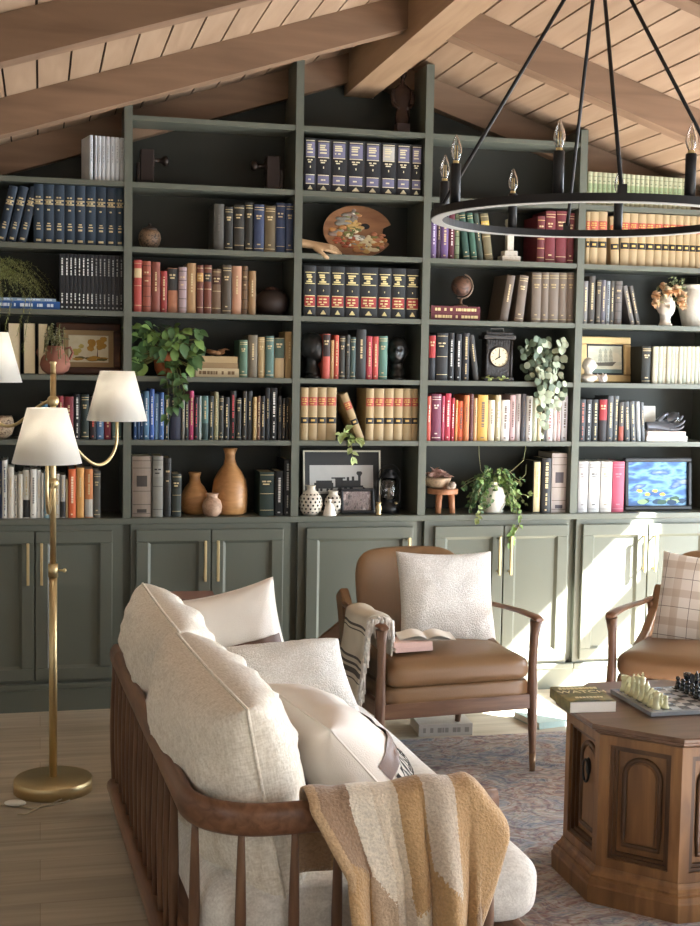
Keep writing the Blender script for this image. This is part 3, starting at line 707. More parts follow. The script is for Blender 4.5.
book_row(ZF, 513, 'of the four left of the small blue painting', 'volumes left of the blue painting', [
    (577.4,587,461.5,'b3b1b0','gilt','white grey-lettered',N_(ink='817878')),(587.9,599,461.5,'b7b6b3','gilt','white black-lettered',N_(ink='595959')),(599.7,611,461.5,'b6b2ad','gilt','white tan-lettered',N_(ink='8d816b')),(611.6,623.2,461.5,'a14359','gilt','rose pink',N_(ink='b5737f'))], pages='white', noun='volume')
# ------------------------------------------------------------------ soft things
def pillow_fn(w, h, t, seed=0, pinch=.06, wr=.006, power=.42, droop=0, fs=7):
    """returns f(u, v, side) -> point; u, v in [-1, 1]; width on X, height on Z, thickness on Y"""
    sd = Vector((seed*3.1, seed*1.7, seed*.9))
    def f(u, v, side, off=0):
        x = u*w/2*(1-pinch*(1-v*v)); z = v*h/2*(1-pinch*(1-u*u))
        e = max(0, (1-abs(u)**2.6)*(1-abs(v)**2.6))
        th = t/2*e**power
        n = noise.noise(Vector((u*fs*.5, v*fs*.5, side*.5))+sd)*wr*min(1, e*3)
        edge = max(abs(u), abs(v))
        tt = u if abs(v) > abs(u) else v
        n += wr*.15*math.sin(tt*34+6*noise.noise(Vector((tt*4, side, seed))))*max(0, edge-.45)*1.8*min(1, e*5)*(1 if wr > .01 else .4)
        n += noise.noise(Vector((u*fs*1.6, v*fs*1.6, side))+sd*2)*wr*.9*min(1, e*4)*edge
        z -= droop*(1-u*u)*max(0, v)
        return Vector((x, side*(th+n+off*(1 if e > .02 else 0)), z))
    return f
def pillow_mb(f, n=26, u0=-1, u1=1, v0=-1, v1=1, off=0, sides=(-1, 1), mb=None, mi=0):
    b = mb or MB()
    def rm(a): return math.sin(a*PI/2)      # denser towards the seams
    for s in sides:
        b.grid(lambda i, j: f(rm(u0+(u1-u0)*i) if (u0, u1) == (-1, 1) else u0+(u1-u0)*i, rm(v0+(v1-v0)*j) if (v0, v1) == (-1, 1) else v0+(v1-v0)*j, s, off), n, n, mi)
    return b
def pillow_seam(f, r=.004, mb=None):
    b = mb or MB(); P = []
    N = 20
    for a, c in (((-1,-1),(1,-1)), ((1,-1),(1,1)), ((1,1),(-1,1)), ((-1,1),(-1,-1))):
        for i in range(N):
            k = i/N; P.append(f(a[0]+(c[0]-a[0])*k, a[1]+(c[1]-a[1])*k, 1)*1.0)
    b.tube(P, r, 6, closed=True); return b
def frame_from(origin, xdir, zdir):
    x = Vector(xdir).normalized(); z = Vector(zdir); z = (z-x*z.dot(x)).normalized(); y = z.cross(x)
    M = Matrix((x, y, z)).transposed().to_4x4(); M.translation = Vector(origin); return M

# ------------------------------------------------------------------ sofa
SR = math.radians(2.72)
sofa = thing('sofa', 'walnut spindle-back sofa with pale cushions in the left foreground', 'sofa', (.346, 2.98, 0), SR)
SM = Matrix.Translation((.346, 2.98, 0)) @ Matrix.Rotation(SR, 4, 'Z')
LEN, DEP = 1.84, .965
def sbuild(b, name, m, **k): return b.build(name, m, sofa, **k)
rail = []
for y in [LEN-.0+.02] + [LEN - i*.12 for i in range(1, 14) if LEN-i*.12 > .26]: rail.append((.02, y, .570))
R_ = .18
for i in range(0, 13):
    a = PI + (PI/2)*i/12; rail.append((.02+R_+R_*math.cos(a), .02+R_+R_*math.sin(a), .570-.004*i/12))
for i in range(1, 9):
    x = .02+R_+(.59)*i/8; rail.append((x, .02, .566-.008*(i/8)**1.3))
b = MB(); b.tube(rail, [(.042, .024)]*len(rail), 16, up=(0, 0, 1))
for i in range(len(b.v)): pass
sbuild(b, 'top_rail', WALNUTY)
b = MB(); base = [(.012, LEN, .075)] + [(p[0]-(.008 if p[0] < .1 else 0), p[1], .075) for p in rail[1:]]
b.tube(base, [(.03, .028)]*len(base), 12, up=(0, 0, 1)); sbuild(b, 'base_rail', WALNUTY)
b = MB(); b.box(.03, DEP-.04, .04, LEN-.11, .085, .19, bev=.01); sbuild(b, 'seat_platform', WALNUTY)
def spindle(x, y, z0, z1, r=1.0, name='spindle'):
    b = MB(); h = z1-z0
    b.tube([(x, y, z0+h*f) for f in (0, .1, .3, .5, .75, .92, 1)], [q*r for q in (.009, .0105, .0135, .0145, .012, .0095, .008)], 10)
    sbuild(b, name, WALNUT)
for i in range(13): spindle(.02, LEN-.06-i*.116, .095, .55)
for i, a in enumerate((.25, .75)):
    t = PI+PI/2*a; spindle(.02+R_+R_*math.cos(t), .02+R_+R_*math.sin(t), .095, .545)
for x in (.262, .372, .482, .592): spindle(x, .02, .095, .54)
spindle(.765, .02, .01, .53, 1.9, 'arm_post'); spindle(.02, LEN, .05, .56, 1.7, 'arm_post')
for x, y, z0 in ((.09, .12, 0), (.09, LEN-.12, 0), (DEP-.1, LEN-.18, .0095)):
    b = MB(); b.tube([(x, y, z0), (x, y, .09)], [.020, .026], 10); sbuild(b, 'leg', WALNUT)
def soft_box(x0, x1, y0, y1, z0, z1, r, n=14, crown=.02, seed=1, wr=.004, p=5):
    """superelliptic cushion block"""
    b = MB(); c = Vector(((x0+x1)/2, (y0+y1)/2, (z0+z1)/2)); hx, hy, hz = (x1-x0)/2, (y1-y0)/2, (z1-z0)/2
    bm = bmesh.new(); bmesh.ops.create_cube(bm, size=2); bmesh.ops.subdivide_edges(bm, edges=bm.edges[:], cuts=n, use_grid_fill=True)
    for v in bm.verts:
        q = v.co.copy()
        ex = Vector((q.x*hx, q.y*hy, q.z*hz))
        inner = Vector((max(-hx+r[0], min(hx-r[0], ex.x)), max(-hy+r[1], min(hy-r[1], ex.y)), max(-hz+r[2], min(hz-r[2], ex.z))))
        d = Vector(((ex.x-inner.x)/r[0], (ex.y-inner.y)/r[1], (ex.z-inner.z)/r[2]))
        if d.length > 1e-6:
            d = d/ (abs(d.x)**2.2+abs(d.y)**2.2+abs(d.z)**2.2)**(1/2.2)*max(abs(d.x), abs(d.y), abs(d.z))
            ex = inner+Vector((d.x*r[0], d.y*r[1], d.z*r[2]))
        f = (1-q.x**2)*(1-q.y**2)
        if q.z > 0: ex.z += crown*f
        nn = noise.noise(Vector((ex.x*9, ex.y*9, ex.z*9+seed*5)))*wr
        v.co = c+ex+Vector((0, 0, nn))
    bm.verts.index_update()
    b.add([v.co.copy() for v in bm.verts], [[v.index for v in f.verts] for f in bm.faces], 0, True); bm.free(); return b
b = soft_box(.05, DEP, .055, LEN-.10, .192, .385, (.10, .10, .085), n=22, crown=.015); sbuild(b, 'seat_cushion', SEATL)
def soft_thing(name, label, cat, M, f, fabric, seam=None, n=26, seam_r=.004, group=None, extra=None):
    b = pillow_mb(f, n); o = b.build(name, fabric); tag(o, label, cat, group); o.matrix_world = M
    if seam: pillow_seam(f, seam_r).build('piping', seam, o)
    return o
# two big back cushions, leaning on the rail
def sofa_frame(x, y, z, lean, turn=0):
    """X of the pillow runs along the sofa back (towards the camera is -), its face looks into the room"""
    xd = SM.to_3x3() @ (Matrix.Rotation(math.radians(turn), 3, 'Z') @ Vector((0, 1, 0)))
    zd = SM.to_3x3() @ Vector((-math.sin(math.radians(lean)), 0, math.cos(math.radians(lean))))
    return frame_from(SM @ Vector((x, y, z)), xd, zd)
f = pillow_fn(.97, .52, .34, 3, .03, .02, .34); soft_thing('back_cushion', 'large oatmeal back cushion at the near end of the sofa', 'cushion', sofa_frame(.185, .55, .575, 12, 2), f, LINEN, LINEN, 34, .005, 'sofa back cushions')
f = pillow_fn(.90, .52, .30, 8, .03, .02, .34); soft_thing('back_cushion', 'large oatmeal back cushion at the far end of the sofa', 'cushion', sofa_frame(.175, 1.43, .58, 12, 0), f, LINEN, LINEN, 34, .005, 'sofa back cushions')
def banded(name, label, M, f, v0, v1, seam=True, n=26, u=False, stripes=None):
    o = soft_thing(name, label, 'pillow', M, f, CREAMF, CREAMF, n, .0035)
    b = MB()
    for s in (-1, 1):
        if u: b.grid(lambda i, j: f(v0+(v1-v0)*i, -.985+1.97*j, s, .0065), 8, 30)
        else: b.grid(lambda i, j: f(-.985+1.97*i, v0+(v1-v0)*j, s, .0065), 30, 8)
    q = b.build('leather_band', BAND, o); q['label'] = 'brown leather band'
    if stripes:
        b = MB()
        for k in range(30):
            a = -.95+1.9*k/30
            for s in (-1, 1): b.grid(lambda i, j: f(a+.03*i, stripes[0]+(stripes[1]-stripes[0])*j, s, .0065), 1, 8)
        q = b.build('stripe', mat('black_stripe_cotton', '2c2826', rough=.9), o); q['label'] = 'black woven stripes'
    return o
f = pillow_fn(.42, .40, .15, 4, .09, .008, .4)
banded('throw_pillow', 'white square pillow with a brown band at the far end of the sofa', frame_from(SM @ Vector((.435, 1.75, .625)), SM.to_3x3() @ Vector((.93, -.22, .24)), SM.to_3x3() @ Vector((-.30, .10, .95))), f, -.30, -.02)
f = pillow_fn(.55, .33, .20, 6, .06, .008, .4)
bl = soft_thing('lumbar_pillow', 'white nubby lumbar pillow lying on the sofa between two banded pillows', 'pillow', frame_from(SM @ Vector((.52, 1.37, .55)), SM.to_3x3() @ Vector((.93, .02, .05)), SM.to_3x3() @ Vector((-.22, .72, .62))), f, BOUC, None, 30)
f = pillow_fn(.46, .46, .25, 9, .07, .012, .5)
banded('throw_pillow', 'cream pillow with a brown band and black stripes at the near end of the sofa', frame_from(SM @ Vector((.54, .56, .535)), SM.to_3x3() @ Vector((-.16, .95, .04)), SM.to_3x3() @ Vector((-.66, -.05, .72))), f, -.16, .12, stripes=(-.8, -.19))
# knitted throw over the near arm
def throw_mat():
    m, N, L, B = new_mat('checked_wool_throw')
    uv = N.new('ShaderNodeTexCoord'); 
    def chan(i):
        sx = N.new('ShaderNodeSeparateXYZ'); L.new(uv.outputs['UV'], sx.inputs[0]); return sx.outputs[i]
    br = N.new('ShaderNodeTexChecker'); br.inputs['Scale'].default_value = 1
    v = N.new('ShaderNodeTexVoronoi'); v.inputs['Scale'].default_value = 1; v.inputs['Randomness'].default_value = .35; v.feature = 'F1'
    dn = N.new('ShaderNodeTexNoise'); dn.inputs['Scale'].default_value = 130; dn.inputs['Detail'].default_value = 2; L.new(uv.outputs['UV'], dn.inputs[0])
    va = N.new('ShaderNodeVectorMath'); va.operation = 'MULTIPLY_ADD'; va.inputs[1].default_value = (.14, .14, 0); L.new(dn.outputs['Color'], va.inputs[0])
    mp = N.new('ShaderNodeMapping'); mp.inputs['Scale'].default_value = (7.5, 2.3, 1); mp.inputs['Location'].default_value = (.3, .2, 0)
    L.new(uv.outputs['UV'], mp.inputs[0]); L.new(mp.outputs[0], va.inputs[2]); L.new(va.outputs[0], v.inputs['Vector'])
    sx = N.new('ShaderNodeSeparateColor'); L.new(v.outputs['Color'], sx.inputs[0])
    cr = N.new('ShaderNodeValToRGB'); e = cr.color_ramp.elements
    e[0].position = .2; e[0].color = lin('b09068'); e[1].position = .8; e[1].color = lin('e2d9c9')
    for p, c in ((.38, 'b6966f'), (.44, 'd8cdbb'), (.52, 'd4c8b5'), (.57, 'a08264'), (.68, '957d68')):
        q = e.new(p); q.color = lin(c)
    L.new(sx.outputs[0], cr.inputs['Fac'])
    nz = N.new('ShaderNodeTexNoise'); nz.inputs['Scale'].default_value = 140; nz.inputs['Detail'].default_value = 3
    L.new(uv.outputs['Object'], nz.inputs[0])
    mr = N.new('ShaderNodeMapRange'); mr.inputs[1].default_value = .3; mr.inputs[2].default_value = .7; mr.inputs[3].default_value = .84; mr.inputs[4].default_value = 1.14; L.new(nz.outputs['Fac'], mr.inputs[0])
    mx = N.new('ShaderNodeMix'); mx.data_type = 'RGBA'; mx.blend_type = 'MULTIPLY'; mx.inputs[0].default_value = 1
    L.new(cr.outputs[0], mx.inputs[6]); L.new(mr.outputs[0], mx.inputs[7]); L.new(mx.outputs[2], B.inputs['Base Color'])
    bp = N.new('ShaderNodeBump'); bp.inputs['Strength'].default_value = .8; bp.inputs['Distance'].default_value = .006
    L.new(nz.outputs['Fac'], bp.inputs['Height']); L.new(bp.outputs[0], B.inputs['Normal'])
    B.inputs['Roughness'].default_value = 1; B.inputs['Sheen Weight'].default_value = .4; B.inputs['Specular IOR Level'].default_value = .05
    return m
def add_uv(o, nu, nv):
    me = o.data; l = me.uv_layers.new(name='uv')
    W = nu+1
    for p in me.polygons:
        for li in p.loop_indices:
            vi = me.loops[li].vertex_index; l.data[li].uv = ((vi % W)/nu, (vi//W)/nv)
def throw_pt(u, v):
    # u along the arm (0 left .. 1 right), v over it (0 inside hem .. 1 outside hem)
    x = .285+.52*u
    zt = .618+.02*u
    over = max(0, u-.80)/.20
    zt -= .13*over**1.5
    fold = math.sin(u*15+.6+v*.8)*.6+math.sin(u*25+2-v)*.25+math.sin(u*6+v*1.5)*.35
    k = 0
    if v < .22:
        k = v/.22; y = .075-.015*k; z = .40+(zt-.03-.40)*k; amp = .012
    elif v < .34:
        k = (v-.22)/.12; a = PI*k; y = .02+.043*math.cos(a); z = zt-.03+.034*math.sin(a)+.005*math.sin(u*14)*math.sin(a); amp = .01
    else:
        k = (v-.34)/.66; y = -.026-.04*k-.015*math.sin(k*PI); z = zt-.03-k*(.52-.06*math.cos(u*5)); amp = .012+.062*min(1, k*1.6)
    z += (.014*noise.noise(Vector((u*7, v*2, 3))))*(1 if v > .2 else .3)
    y += -abs(fold)*amp if v > .3 else fold*amp*.4
    if v > .34:
        x += .012*math.sin(v*9+u*4)*k + .085*min(1, k*3.2)*max(0, 1-u*1.5) - .09*over*min(1, k*2.5) + .03*over*max(0, k-.4)
    return SM @ Vector((x, y, max(.03, z)))
b = MB(); b.grid(throw_pt, 90, 60); th = b.build('throw_blanket', throw_mat(), recalc=False); add_uv(th, 90, 60)
md = th.modifiers.new('solid', 'SOLIDIFY'); md.thickness = .009
tag(th, 'tan and cream checked knitted throw draped over the near sofa arm', 'blanket')

# ------------------------------------------------------------------ armchairs
def arm_chair(label, loc, rot):
    t = thing('armchair', label, 'armchair', loc, rot, 'brown leather armchairs')
    for s in (-1, 1):
        b = MB(); x = .340*s
        b.tube([(x, -.012, .0105), (x, -.008, .10), (x-.002*s, 0, .26), (x-.004*s, 0, .34), (x-.006*s, 0, .46), (x-.004*s, -.004, .58), (x, -.01, .64)],
               [.0105, .0145, .021, .022, .018, .0185, .026], 12, up=(0, 1, 0))
        lg = b.build('front_leg', WALNUT, t)
        b = MB(); b.tube([(x, -.0125, .0105), (x, -.008, .085)], [.0118, .0148], 12); q = b.build('ferrule', mat('dull_bronze', '7a624a', rough=.4, metal=.5), lg); q['label'] = 'dull bronze foot cap'
        b = MB(); xr = .275*s
        b.tube([(xr+.01*s, .63, .0015 if abs(rot) < .3 else .0105), (xr, .575, .17), (xr, .535, .34), (xr+.012*s, .52, .50), (xr+.03*s, .52, .63)], [.011, .016, .02, .017, .014], 12, up=(0, 1, 0))
        b.build('rear_leg', WALNUT, t)
        b = MB()
        P = [(.340*s, -.045, .648), (.341*s, 0, .653), (.340*s, .12, .653), (.335*s, .28, .645), (.318*s, .42, .638), (.305*s, .54, .64)]
        b.tube(P, [(.008, .018), (.010, .026), (.010, .024), (.010, .018), (.011, .014), (.011, .012)], 14, up=(0, 0, 1)); b.build('arm', WALNUTY, t)
        b = MB(); b.prism([(.018, .275), (.52, .275), (.52, .335), (.018, .335)], x-.012*s-.011, x-.012*s+.011, 'X'); b.build('side_rail', WALNUTY, t)
        b = MB(); poly = [(.03, .39), (.56, .39), (.66, .66), (.60, .70), (.50, .60), (.36, .525), (.16, .475), (.05, .43)]
        b.prism(poly, .262*s, .305*s, 'X'); q = b.build('side_bolster', LEATHER, t)
        md = q.modifiers.new('bev', 'BEVEL'); md.width = .012; md.segments = 3
    b = MB(); b.box(-.325, .325, -.012, .012, .272, .336, bev=.004); b.build('front_rail', WALNUTX, t)
    b = MB(); b.box(-.27, .27, .52, .545, .272, .336, bev=.004); b.build('back_rail', WALNUTX, t)
    soft_box(-.318, .318, -.014, .56, .322, .405, (.03, .03, .03), n=10, crown=0, wr=.001).build('seat_deck', LEATHER, t)
    soft_box(-.314, .314, -.035, .50, .395, .495, (.045, .05, .045), n=14, crown=.028, seed=4, wr=.004).build('seat_cushion', LEATHER, t)
    # padded back: rounded-corner slab, curved and reclined
    def back(u, v, s):
        p = 4.5
        r = max(abs(u), abs(v)); 
        if r > 1e-6:
            q = (abs(u)**p+abs(v)**p)**(1/p); uu, vv = u*r/q, v*r/q
        else: uu, vv = u, v
        x = uu*.262+.022; z = vv*.228
        th = .042*max(0, (1-r**5))**.5
        y = s*th - .05*uu*uu + z*.30
        return Vector((x, .60+y, .635+z))
    b = MB()
    for s in (-1, 1): b.grid(lambda i, j: back(math.sin((2*i-1)*PI/2), math.sin((2*j-1)*PI/2), s), 30, 30)
    b.build('backrest', LEATHER, t)
    return t
CH1 = arm_chair('brown leather armchair facing us with a white boucle pillow on it', (1.642, 4.862, 0), math.radians(6))
C2 = (2.34+.325*math.cos(math.radians(40)), 4.9-.325*math.sin(math.radians(40)), 0)
CH2 = arm_chair('brown leather armchair behind the drum table with a plaid pillow on it', C2, math.radians(-40))
M1 = Matrix.Translation((1.642, 4.862, 0)) @ Matrix.Rotation(math.radians(6), 4, 'Z')
M2 = Matrix.Translation(C2) @ Matrix.Rotation(math.radians(-40), 4, 'Z')
f = pillow_fn(.45, .41, .15, 12, .075, .008, .42)
soft_thing('throw_pillow', 'white boucle square pillow on the left leather armchair', 'pillow', M1 @ frame_from((.10, .36, .676), (1, 0, -.03), (-.02, .26, 1)), f, BOUC, None, 30)
def plaid_mat():
    m, N, L, B = new_mat('beige_plaid')
    tc = N.new('ShaderNodeTexCoord'); sx = N.new('ShaderNodeSeparateXYZ'); L.new(tc.outputs['Object'], sx.inputs[0])
    def stripe(out, per, w, off=0):
        a = N.new('ShaderNodeMath'); a.operation = 'ADD'; a.inputs[1].default_value = off+10; L.new(out, a.inputs[0])
        d = N.new('ShaderNodeMath'); d.operation = 'DIVIDE'; d.inputs[1].default_value = per; L.new(a.outputs[0], d.inputs[0])
        fr = N.new('ShaderNodeMath'); fr.operation = 'FRACT'; L.new(d.outputs[0], fr.inputs[0])
        c = N.new('ShaderNodeMath'); c.operation = 'LESS_THAN'; c.inputs[1].default_value = w/per; L.new(fr.outputs[0], c.inputs[0]); return c.outputs[0]
    def mixc(base, fac, col, k):
        g = N.new('ShaderNodeMath'); g.operation = 'MULTIPLY'; g.inputs[1].default_value = k; L.new(fac, g.inputs[0])
        mx = N.new('ShaderNodeMix'); mx.data_type = 'RGBA'; L.new(g.outputs[0], mx.inputs[0]); mx.inputs[7].default_value = lin(col)
        if isinstance(base, tuple): mx.inputs[6].default_value = base
        else: L.new(base, mx.inputs[6])
        return mx.outputs[2]
    c = lin('e0dcd6')
    for ax in (0, 2):
        c = mixc(c, stripe(sx.outputs[ax], .125, .034, .0), 'b4a494', .5)
    for ax in (0, 2):
        c = mixc(c, stripe(sx.outputs[ax], .125, .0025, .045), '4a403a', .8)
    L.new(c, B.inputs['Base Color']); B.inputs['Roughness'].default_value = .95; B.inputs['Specular IOR Level'].default_value = .1
    return m
f = pillow_fn(.40, .40, .13, 15, .06, .006, .42)
soft_thing('throw_pillow', 'beige plaid square pillow on the right leather armchair', 'pillow', M2 @ frame_from((-.04, .37, .675), (1, 0, -.05), (.02, .28, 1)), f, plaid_mat(), None, 26)
# striped throw over the left arm of the left chair
def stw(u, v):
    # u across (0 outer .. 1 near edge), v from inside the arm over it and down outside
    y = .30-.27*u
    if v < .25: k = v/.25; x = -.285; z = .52+k*.135
    elif v < .4: k = (v-.25)/.15; a = PI*k; x = -.332+.047*math.cos(a); z = .664+.018*math.sin(a)
    else:
        k = (v-.4)/.6; x = -.381-.03*k-.05*k*k; z = .66-.52*k; y += .05*k*(1-u)
    x += .006*math.sin(u*9+v*3)
    return M1 @ Vector((x, y, z))
SC = [mat('cream_throw_cloth', 'cfc8b8', rough=.95, bump=.3, bscale=400, spec=.1), mat('grey_throw_stripe', '5f5c58', rough=.95, spec=.1)]
def smf(u, v):
    for a, w in ((.43, .012), (.455, .008), (.58, .012), (.61, .012), (.635, .03), (.68, .01), (.79, .012), (.815, .012), (.84, .02), (.88, .008)):
        if a <= v <= a+w: return 1
    return 0
b = MB(); b.grid(stw, 14, 160, mfn=smf); st = b.build('throw_blanket', SC, recalc=False)
md = st.modifiers.new('solid', 'SOLIDIFY'); md.thickness = .006
tag(st, 'cream throw with grey stripes and a fringe over the armchair arm', 'blanket')
b = MB(); rr = random.Random(3)
for i in range(170):
    v = .20+.76*i/169; p = stw(1, v)
    l = rr.uniform(.04, .085); dx = rr.uniform(-.012, .012); dy = -rr.uniform(.005, .03)
    b.tube([p, p+Vector((dx*.5, dy, -l*.3+ (.012 if v < .4 else 0))), p+Vector((dx, dy*1.1, -l))], [.004, .0065, .0025], 5)
q = b.build('fringe', [mat('grey_cream_yarn', 'cfcac2', rough=.95, var=.5, vscale=80)], st); q['kind'] = 'stuff'
q['label'] = 'grey and cream tasselled fringe'
# books on the chair
def flat_book(name, label, M, w, d, h, col, pages='e9dcc8', group=None, spine_ink=None):
    """lying flat: spine along local X on the -Y side"""
    b = MB(); t = .0025
    b.box(-w/2, w/2, 0, d, 0, t); b.box(-w/2, w/2, 0, d, h-t, h); b.box(-w/2, w/2, 0, t, t, h-t)
    o = b.build(name, hexmat(col, rough=.5)); tag(o, label, 'book', group); o.matrix_world = M
    b = MB(); b.box(-w/2+.003, w/2-.003, t+.001, d-.004, t, h-t); b.build('pages', hexmat(pages, rough=.9), o)
    if spine_ink:
        b = MB(); rr = random.Random(len(label)); x = -w*.42
        while x < w*.4:
            l = rr.uniform(.006, .02); b.box(x, x+l, -.0008, 0, h*.3, h*.7); x += l+rr.choice((.003, .004, .02))
        b.build('spine_lettering', hexmat(spine_ink), o)
    return o
RZm = lambda a: Matrix.Rotation(math.radians(a), 4, 'Z')
zc = .522
flat_book('book', 'pink-edged book at the bottom of the pair on the armchair seat', M1 @ Matrix.Translation((-.165, .07, zc)) @ RZm(3), .165, .12, .018, 'c8a8a0', 'e6d8d0')
flat_book('book', 'pinkish book lying under the open book on the armchair seat', M1 @ Matrix.Translation((-.17, .07, zc+.0185)) @ RZm(-2), .165, .12, .020, 'd0b0a6', 'eadcd4')
b = MB()
def openb(u, v):
    x = (u-.5)*.23; s = abs(u-.5)*2
    return Vector((x, v*.15, .004+.018*math.sin(min(1, s*1.15)*PI)*(1-s*.5)))
b.grid(openb, 24, 6); b.grid(lambda u, v: Vector(((u-.5)*.234, v*.15, .001)), 4, 2)
o = b.build('open_book', WHITEP, recalc=False); tag(o, 'open white book lying face up on the armchair seat', 'book'); o.matrix_world = M1 @ Matrix.Translation((-.10, .085, zc+.0395)) @ RZm(-14)
# ------------------------------------------------------------------ drum table
TW = wood('table_oak', '68492e', '916b44', 'Z', scale=3, stretch=8, rough=.42, bump=.12)
TWX = wood('table_top_oak', '57402f', '775c4a', 'X', scale=3, stretch=8, rough=.32, bump=.06, spec=.5)
TWD = wood('table_dark_oak', '38261a', '4f3826', 'Z', scale=3, stretch=8, rough=.5)
TWM = wood('table_glazed_moulding', '3f2b1c', '61452c', 'Z', scale=3, stretch=8, rough=.42)
TC = (2.013, 3.767); ZR = .0085
tb = thing('drum_table', 'octagonal carved wooden drum table with arched panels on the rug', 'table', (TC[0], TC[1], ZR))
def octa(a):
    s = a*math.tan(PI/8); return [(-a, s), (-a, -s), (-s, -a), (s, -a), (a, -s), (a, s), (s, a), (-s, a)]
def octo(mb, levels):
    """stacked octagon rings (half width, z)"""
    vs = []; 
    for a, z in levels: vs += [(x, y, z) for x, y in octa(a)]
    n = len(levels); fs = [tuple(range(8))[::-1], tuple((n-1)*8+k for k in range(8))]
    for i in range(n-1):
        for k in range(8): l = (k+1) % 8; fs.append((i*8+k, i*8+l, (i+1)*8+l, (i+1)*8+k))
    mb.add(vs, fs)
b = MB(); octo(b, [(.348, 0), (.350, .055), (.346, .06), (.344, .075), (.336, .079), (.336, .086), (.326, .094), (.322, .10), (.319, .11)]); b.build('plinth', TW, tb)
b = MB(); octo(b, [(.276, .11), (.276, .53)]); b.build('body', TWD, tb)
b = MB(); octo(b, [(.315, .53), (.321, .534), (.330, .540), (.336, .543), (.336, .547), (.347, .551), (.350, .556), (.350, .565), (.346, .568)]); b.build('tabletop', TWX, tb)
def face_panel(k):
    """frame, sunk arch and raised panel of one side, built flat in XZ then turned"""
    ap = .316; half = ap*math.tan(PI/8)
    b = MB(); sw = .034; z0, z1 = .11, .53
    b.box(-half, -half+sw, -ap, -.274, z0, z1); b.box(half-sw, half, -ap, -.274, z0, z1)
    b.box(-half+sw, half-sw, -ap, -.274, z0, z0+.03); b.box(-half+sw, half-sw, -ap, -.274, z1-.028, z1)
    M = Matrix.Rotation(k*PI/4, 4, 'Z')
    b.xform(M); fr = b.build('side_frame', TW, tb)
    # stepped inner moulding
    xi = half-sw; b = MB()
    b.frame(-xi, xi, z0+.03, z1-.028, .011, -ap+.008, -.274); b.frame(-xi+.011, xi-.011, z0+.041, z1-.039, .009, -ap+.018, -.274)
    b.xform(M); b.build('panel_moulding', TWM, fr)
    # panel board with arched opening bordered by a raised bead
    b = MB(); xa = xi-.018
    b.box(-xa, xa, -.286, -.274, z0+.048, z1-.046)
    r = xa-.022; zc_ = z1-.06-r-.008; zb = z0+.075
    arch = [(-r, zb)] + [(-r, zb+(zc_-zb)*i/4) for i in range(1, 4)] + [(r*math.cos(PI-PI*i/14), zc_+r*math.sin(PI-PI*i/14)) for i in range(15)] + [(r, zb+(zc_-zb)*i/4) for i in range(3, 0, -1)] + [(r, zb)]
    b.xform(M); pn = b.build('arched_panel', TW, tb)
    b = MB(); b.tube([(x, -.287, z) for x, z in arch], .0085, 8, closed=True); b.xform(M); b.build('arch_bead', TWM, pn)
    b = MB(); r2 = r-.014
    ar = [(-r2, zb+.014)] + [(r2*math.cos(PI-PI*i/14), zc_+r2*math.sin(PI-PI*i/14)) for i in range(15)] + [(r2, zb+.014)]
    b.prism(ar, -.290, -.285, 'Y'); b.xform(M); b.build('raised_field', TW, pn)
for k in range(8): face_panel(k)
b = MB(); Mh = Matrix.Rotation(-PI/2, 4, 'Z')    # iron ring pull on the left side
b.ell((0, -.292, .385), (.017, .006, .03), 16, 10)
b.tube([(.022*math.sin(a), -.301, .372+.036*math.cos(a)) for a in [2*PI*i/20 for i in range(20)]], .004, 8, closed=True)
b.xform(Mh); q = b.build('ring_pull', IRON, tb); q['label'] = 'dark iron ring pull'
ZT_ = ZR+.568
# paperback with a gold and green cover
bm_ = thing('book', 'thick paperback with a green-gold cover on the drum table edge', 'book', (1.728, 3.845, ZT_), math.radians(-4))
b = MB(); b.box(-.076, .076, -.10, .097, .001, .034); b.build('pages', WHITEP, bm_)
def cover_mat():
    m, N, L, B = new_mat('green_gold_cover')
    tc = N.new('ShaderNodeTexCoord'); n = N.new('ShaderNodeTexNoise'); n.inputs['Scale'].default_value = 22; n.inputs['Detail'].default_value = 5
    L.new(tc.outputs['Object'], n.inputs[0]); cr = N.new('ShaderNodeValToRGB'); e = cr.color_ramp.elements
    e[0].position = .35; e[0].color = lin('4a4428'); e[1].position = .7; e[1].color = lin('9a8648')
    q = e.new(.5); q.color = lin('6c6838')
    L.new(n.outputs['Fac'], cr.inputs['Fac']); L.new(cr.outputs[0], B.inputs['Base Color']); B.inputs['Roughness'].default_value = .4
    return m
b = MB(); b.grid(lambda u, v: Vector((-.078+.156*u, -.099+.198*v, .0355+.006*math.sin(u*PI)*(1-v)*.6)), 12, 6); b.grid(lambda u, v: Vector((-.078+.156*u, -.099+.198*v, .0345+.006*math.sin(u*PI)*(1-v)*.6)), 12, 6)
b.box(-.079, -.077, -.099, .098, .001, .035)
cv = b.build('cover', cover_mat(), bm_, recalc=False)
def text_obj(txt, size, M, parent, m, name='lettering', ext=.0004, align='CENTER'):
    cu = bpy.data.curves.new('text', 'FONT'); cu.body = txt; cu.size = size; cu.align_x = align; cu.align_y = 'CENTER'; cu.extrude = ext
    t = bpy.data.objects.new('text', cu); COL.objects.link(t); bpy.context.view_layer.update()
    me = bpy.data.meshes.new_from_object(t.evaluated_get(bpy.context.evaluated_depsgraph_get()))
    COL.objects.unlink(t); bpy.data.objects.remove(t)
    o = bpy.data.objects.new(name, me); COL.objects.link(o); o.parent = parent; o.matrix_basis = M; me.materials.clear(); me.materials.append(m); return o
LET = mat('cream_ink', 'e8dcb4', rough=.5, var=.05)
text_obj('WATCH', .044, Matrix.Translation((0, .005, .0405)), bm_, LET)
b = MB(); rr = random.Random(5)
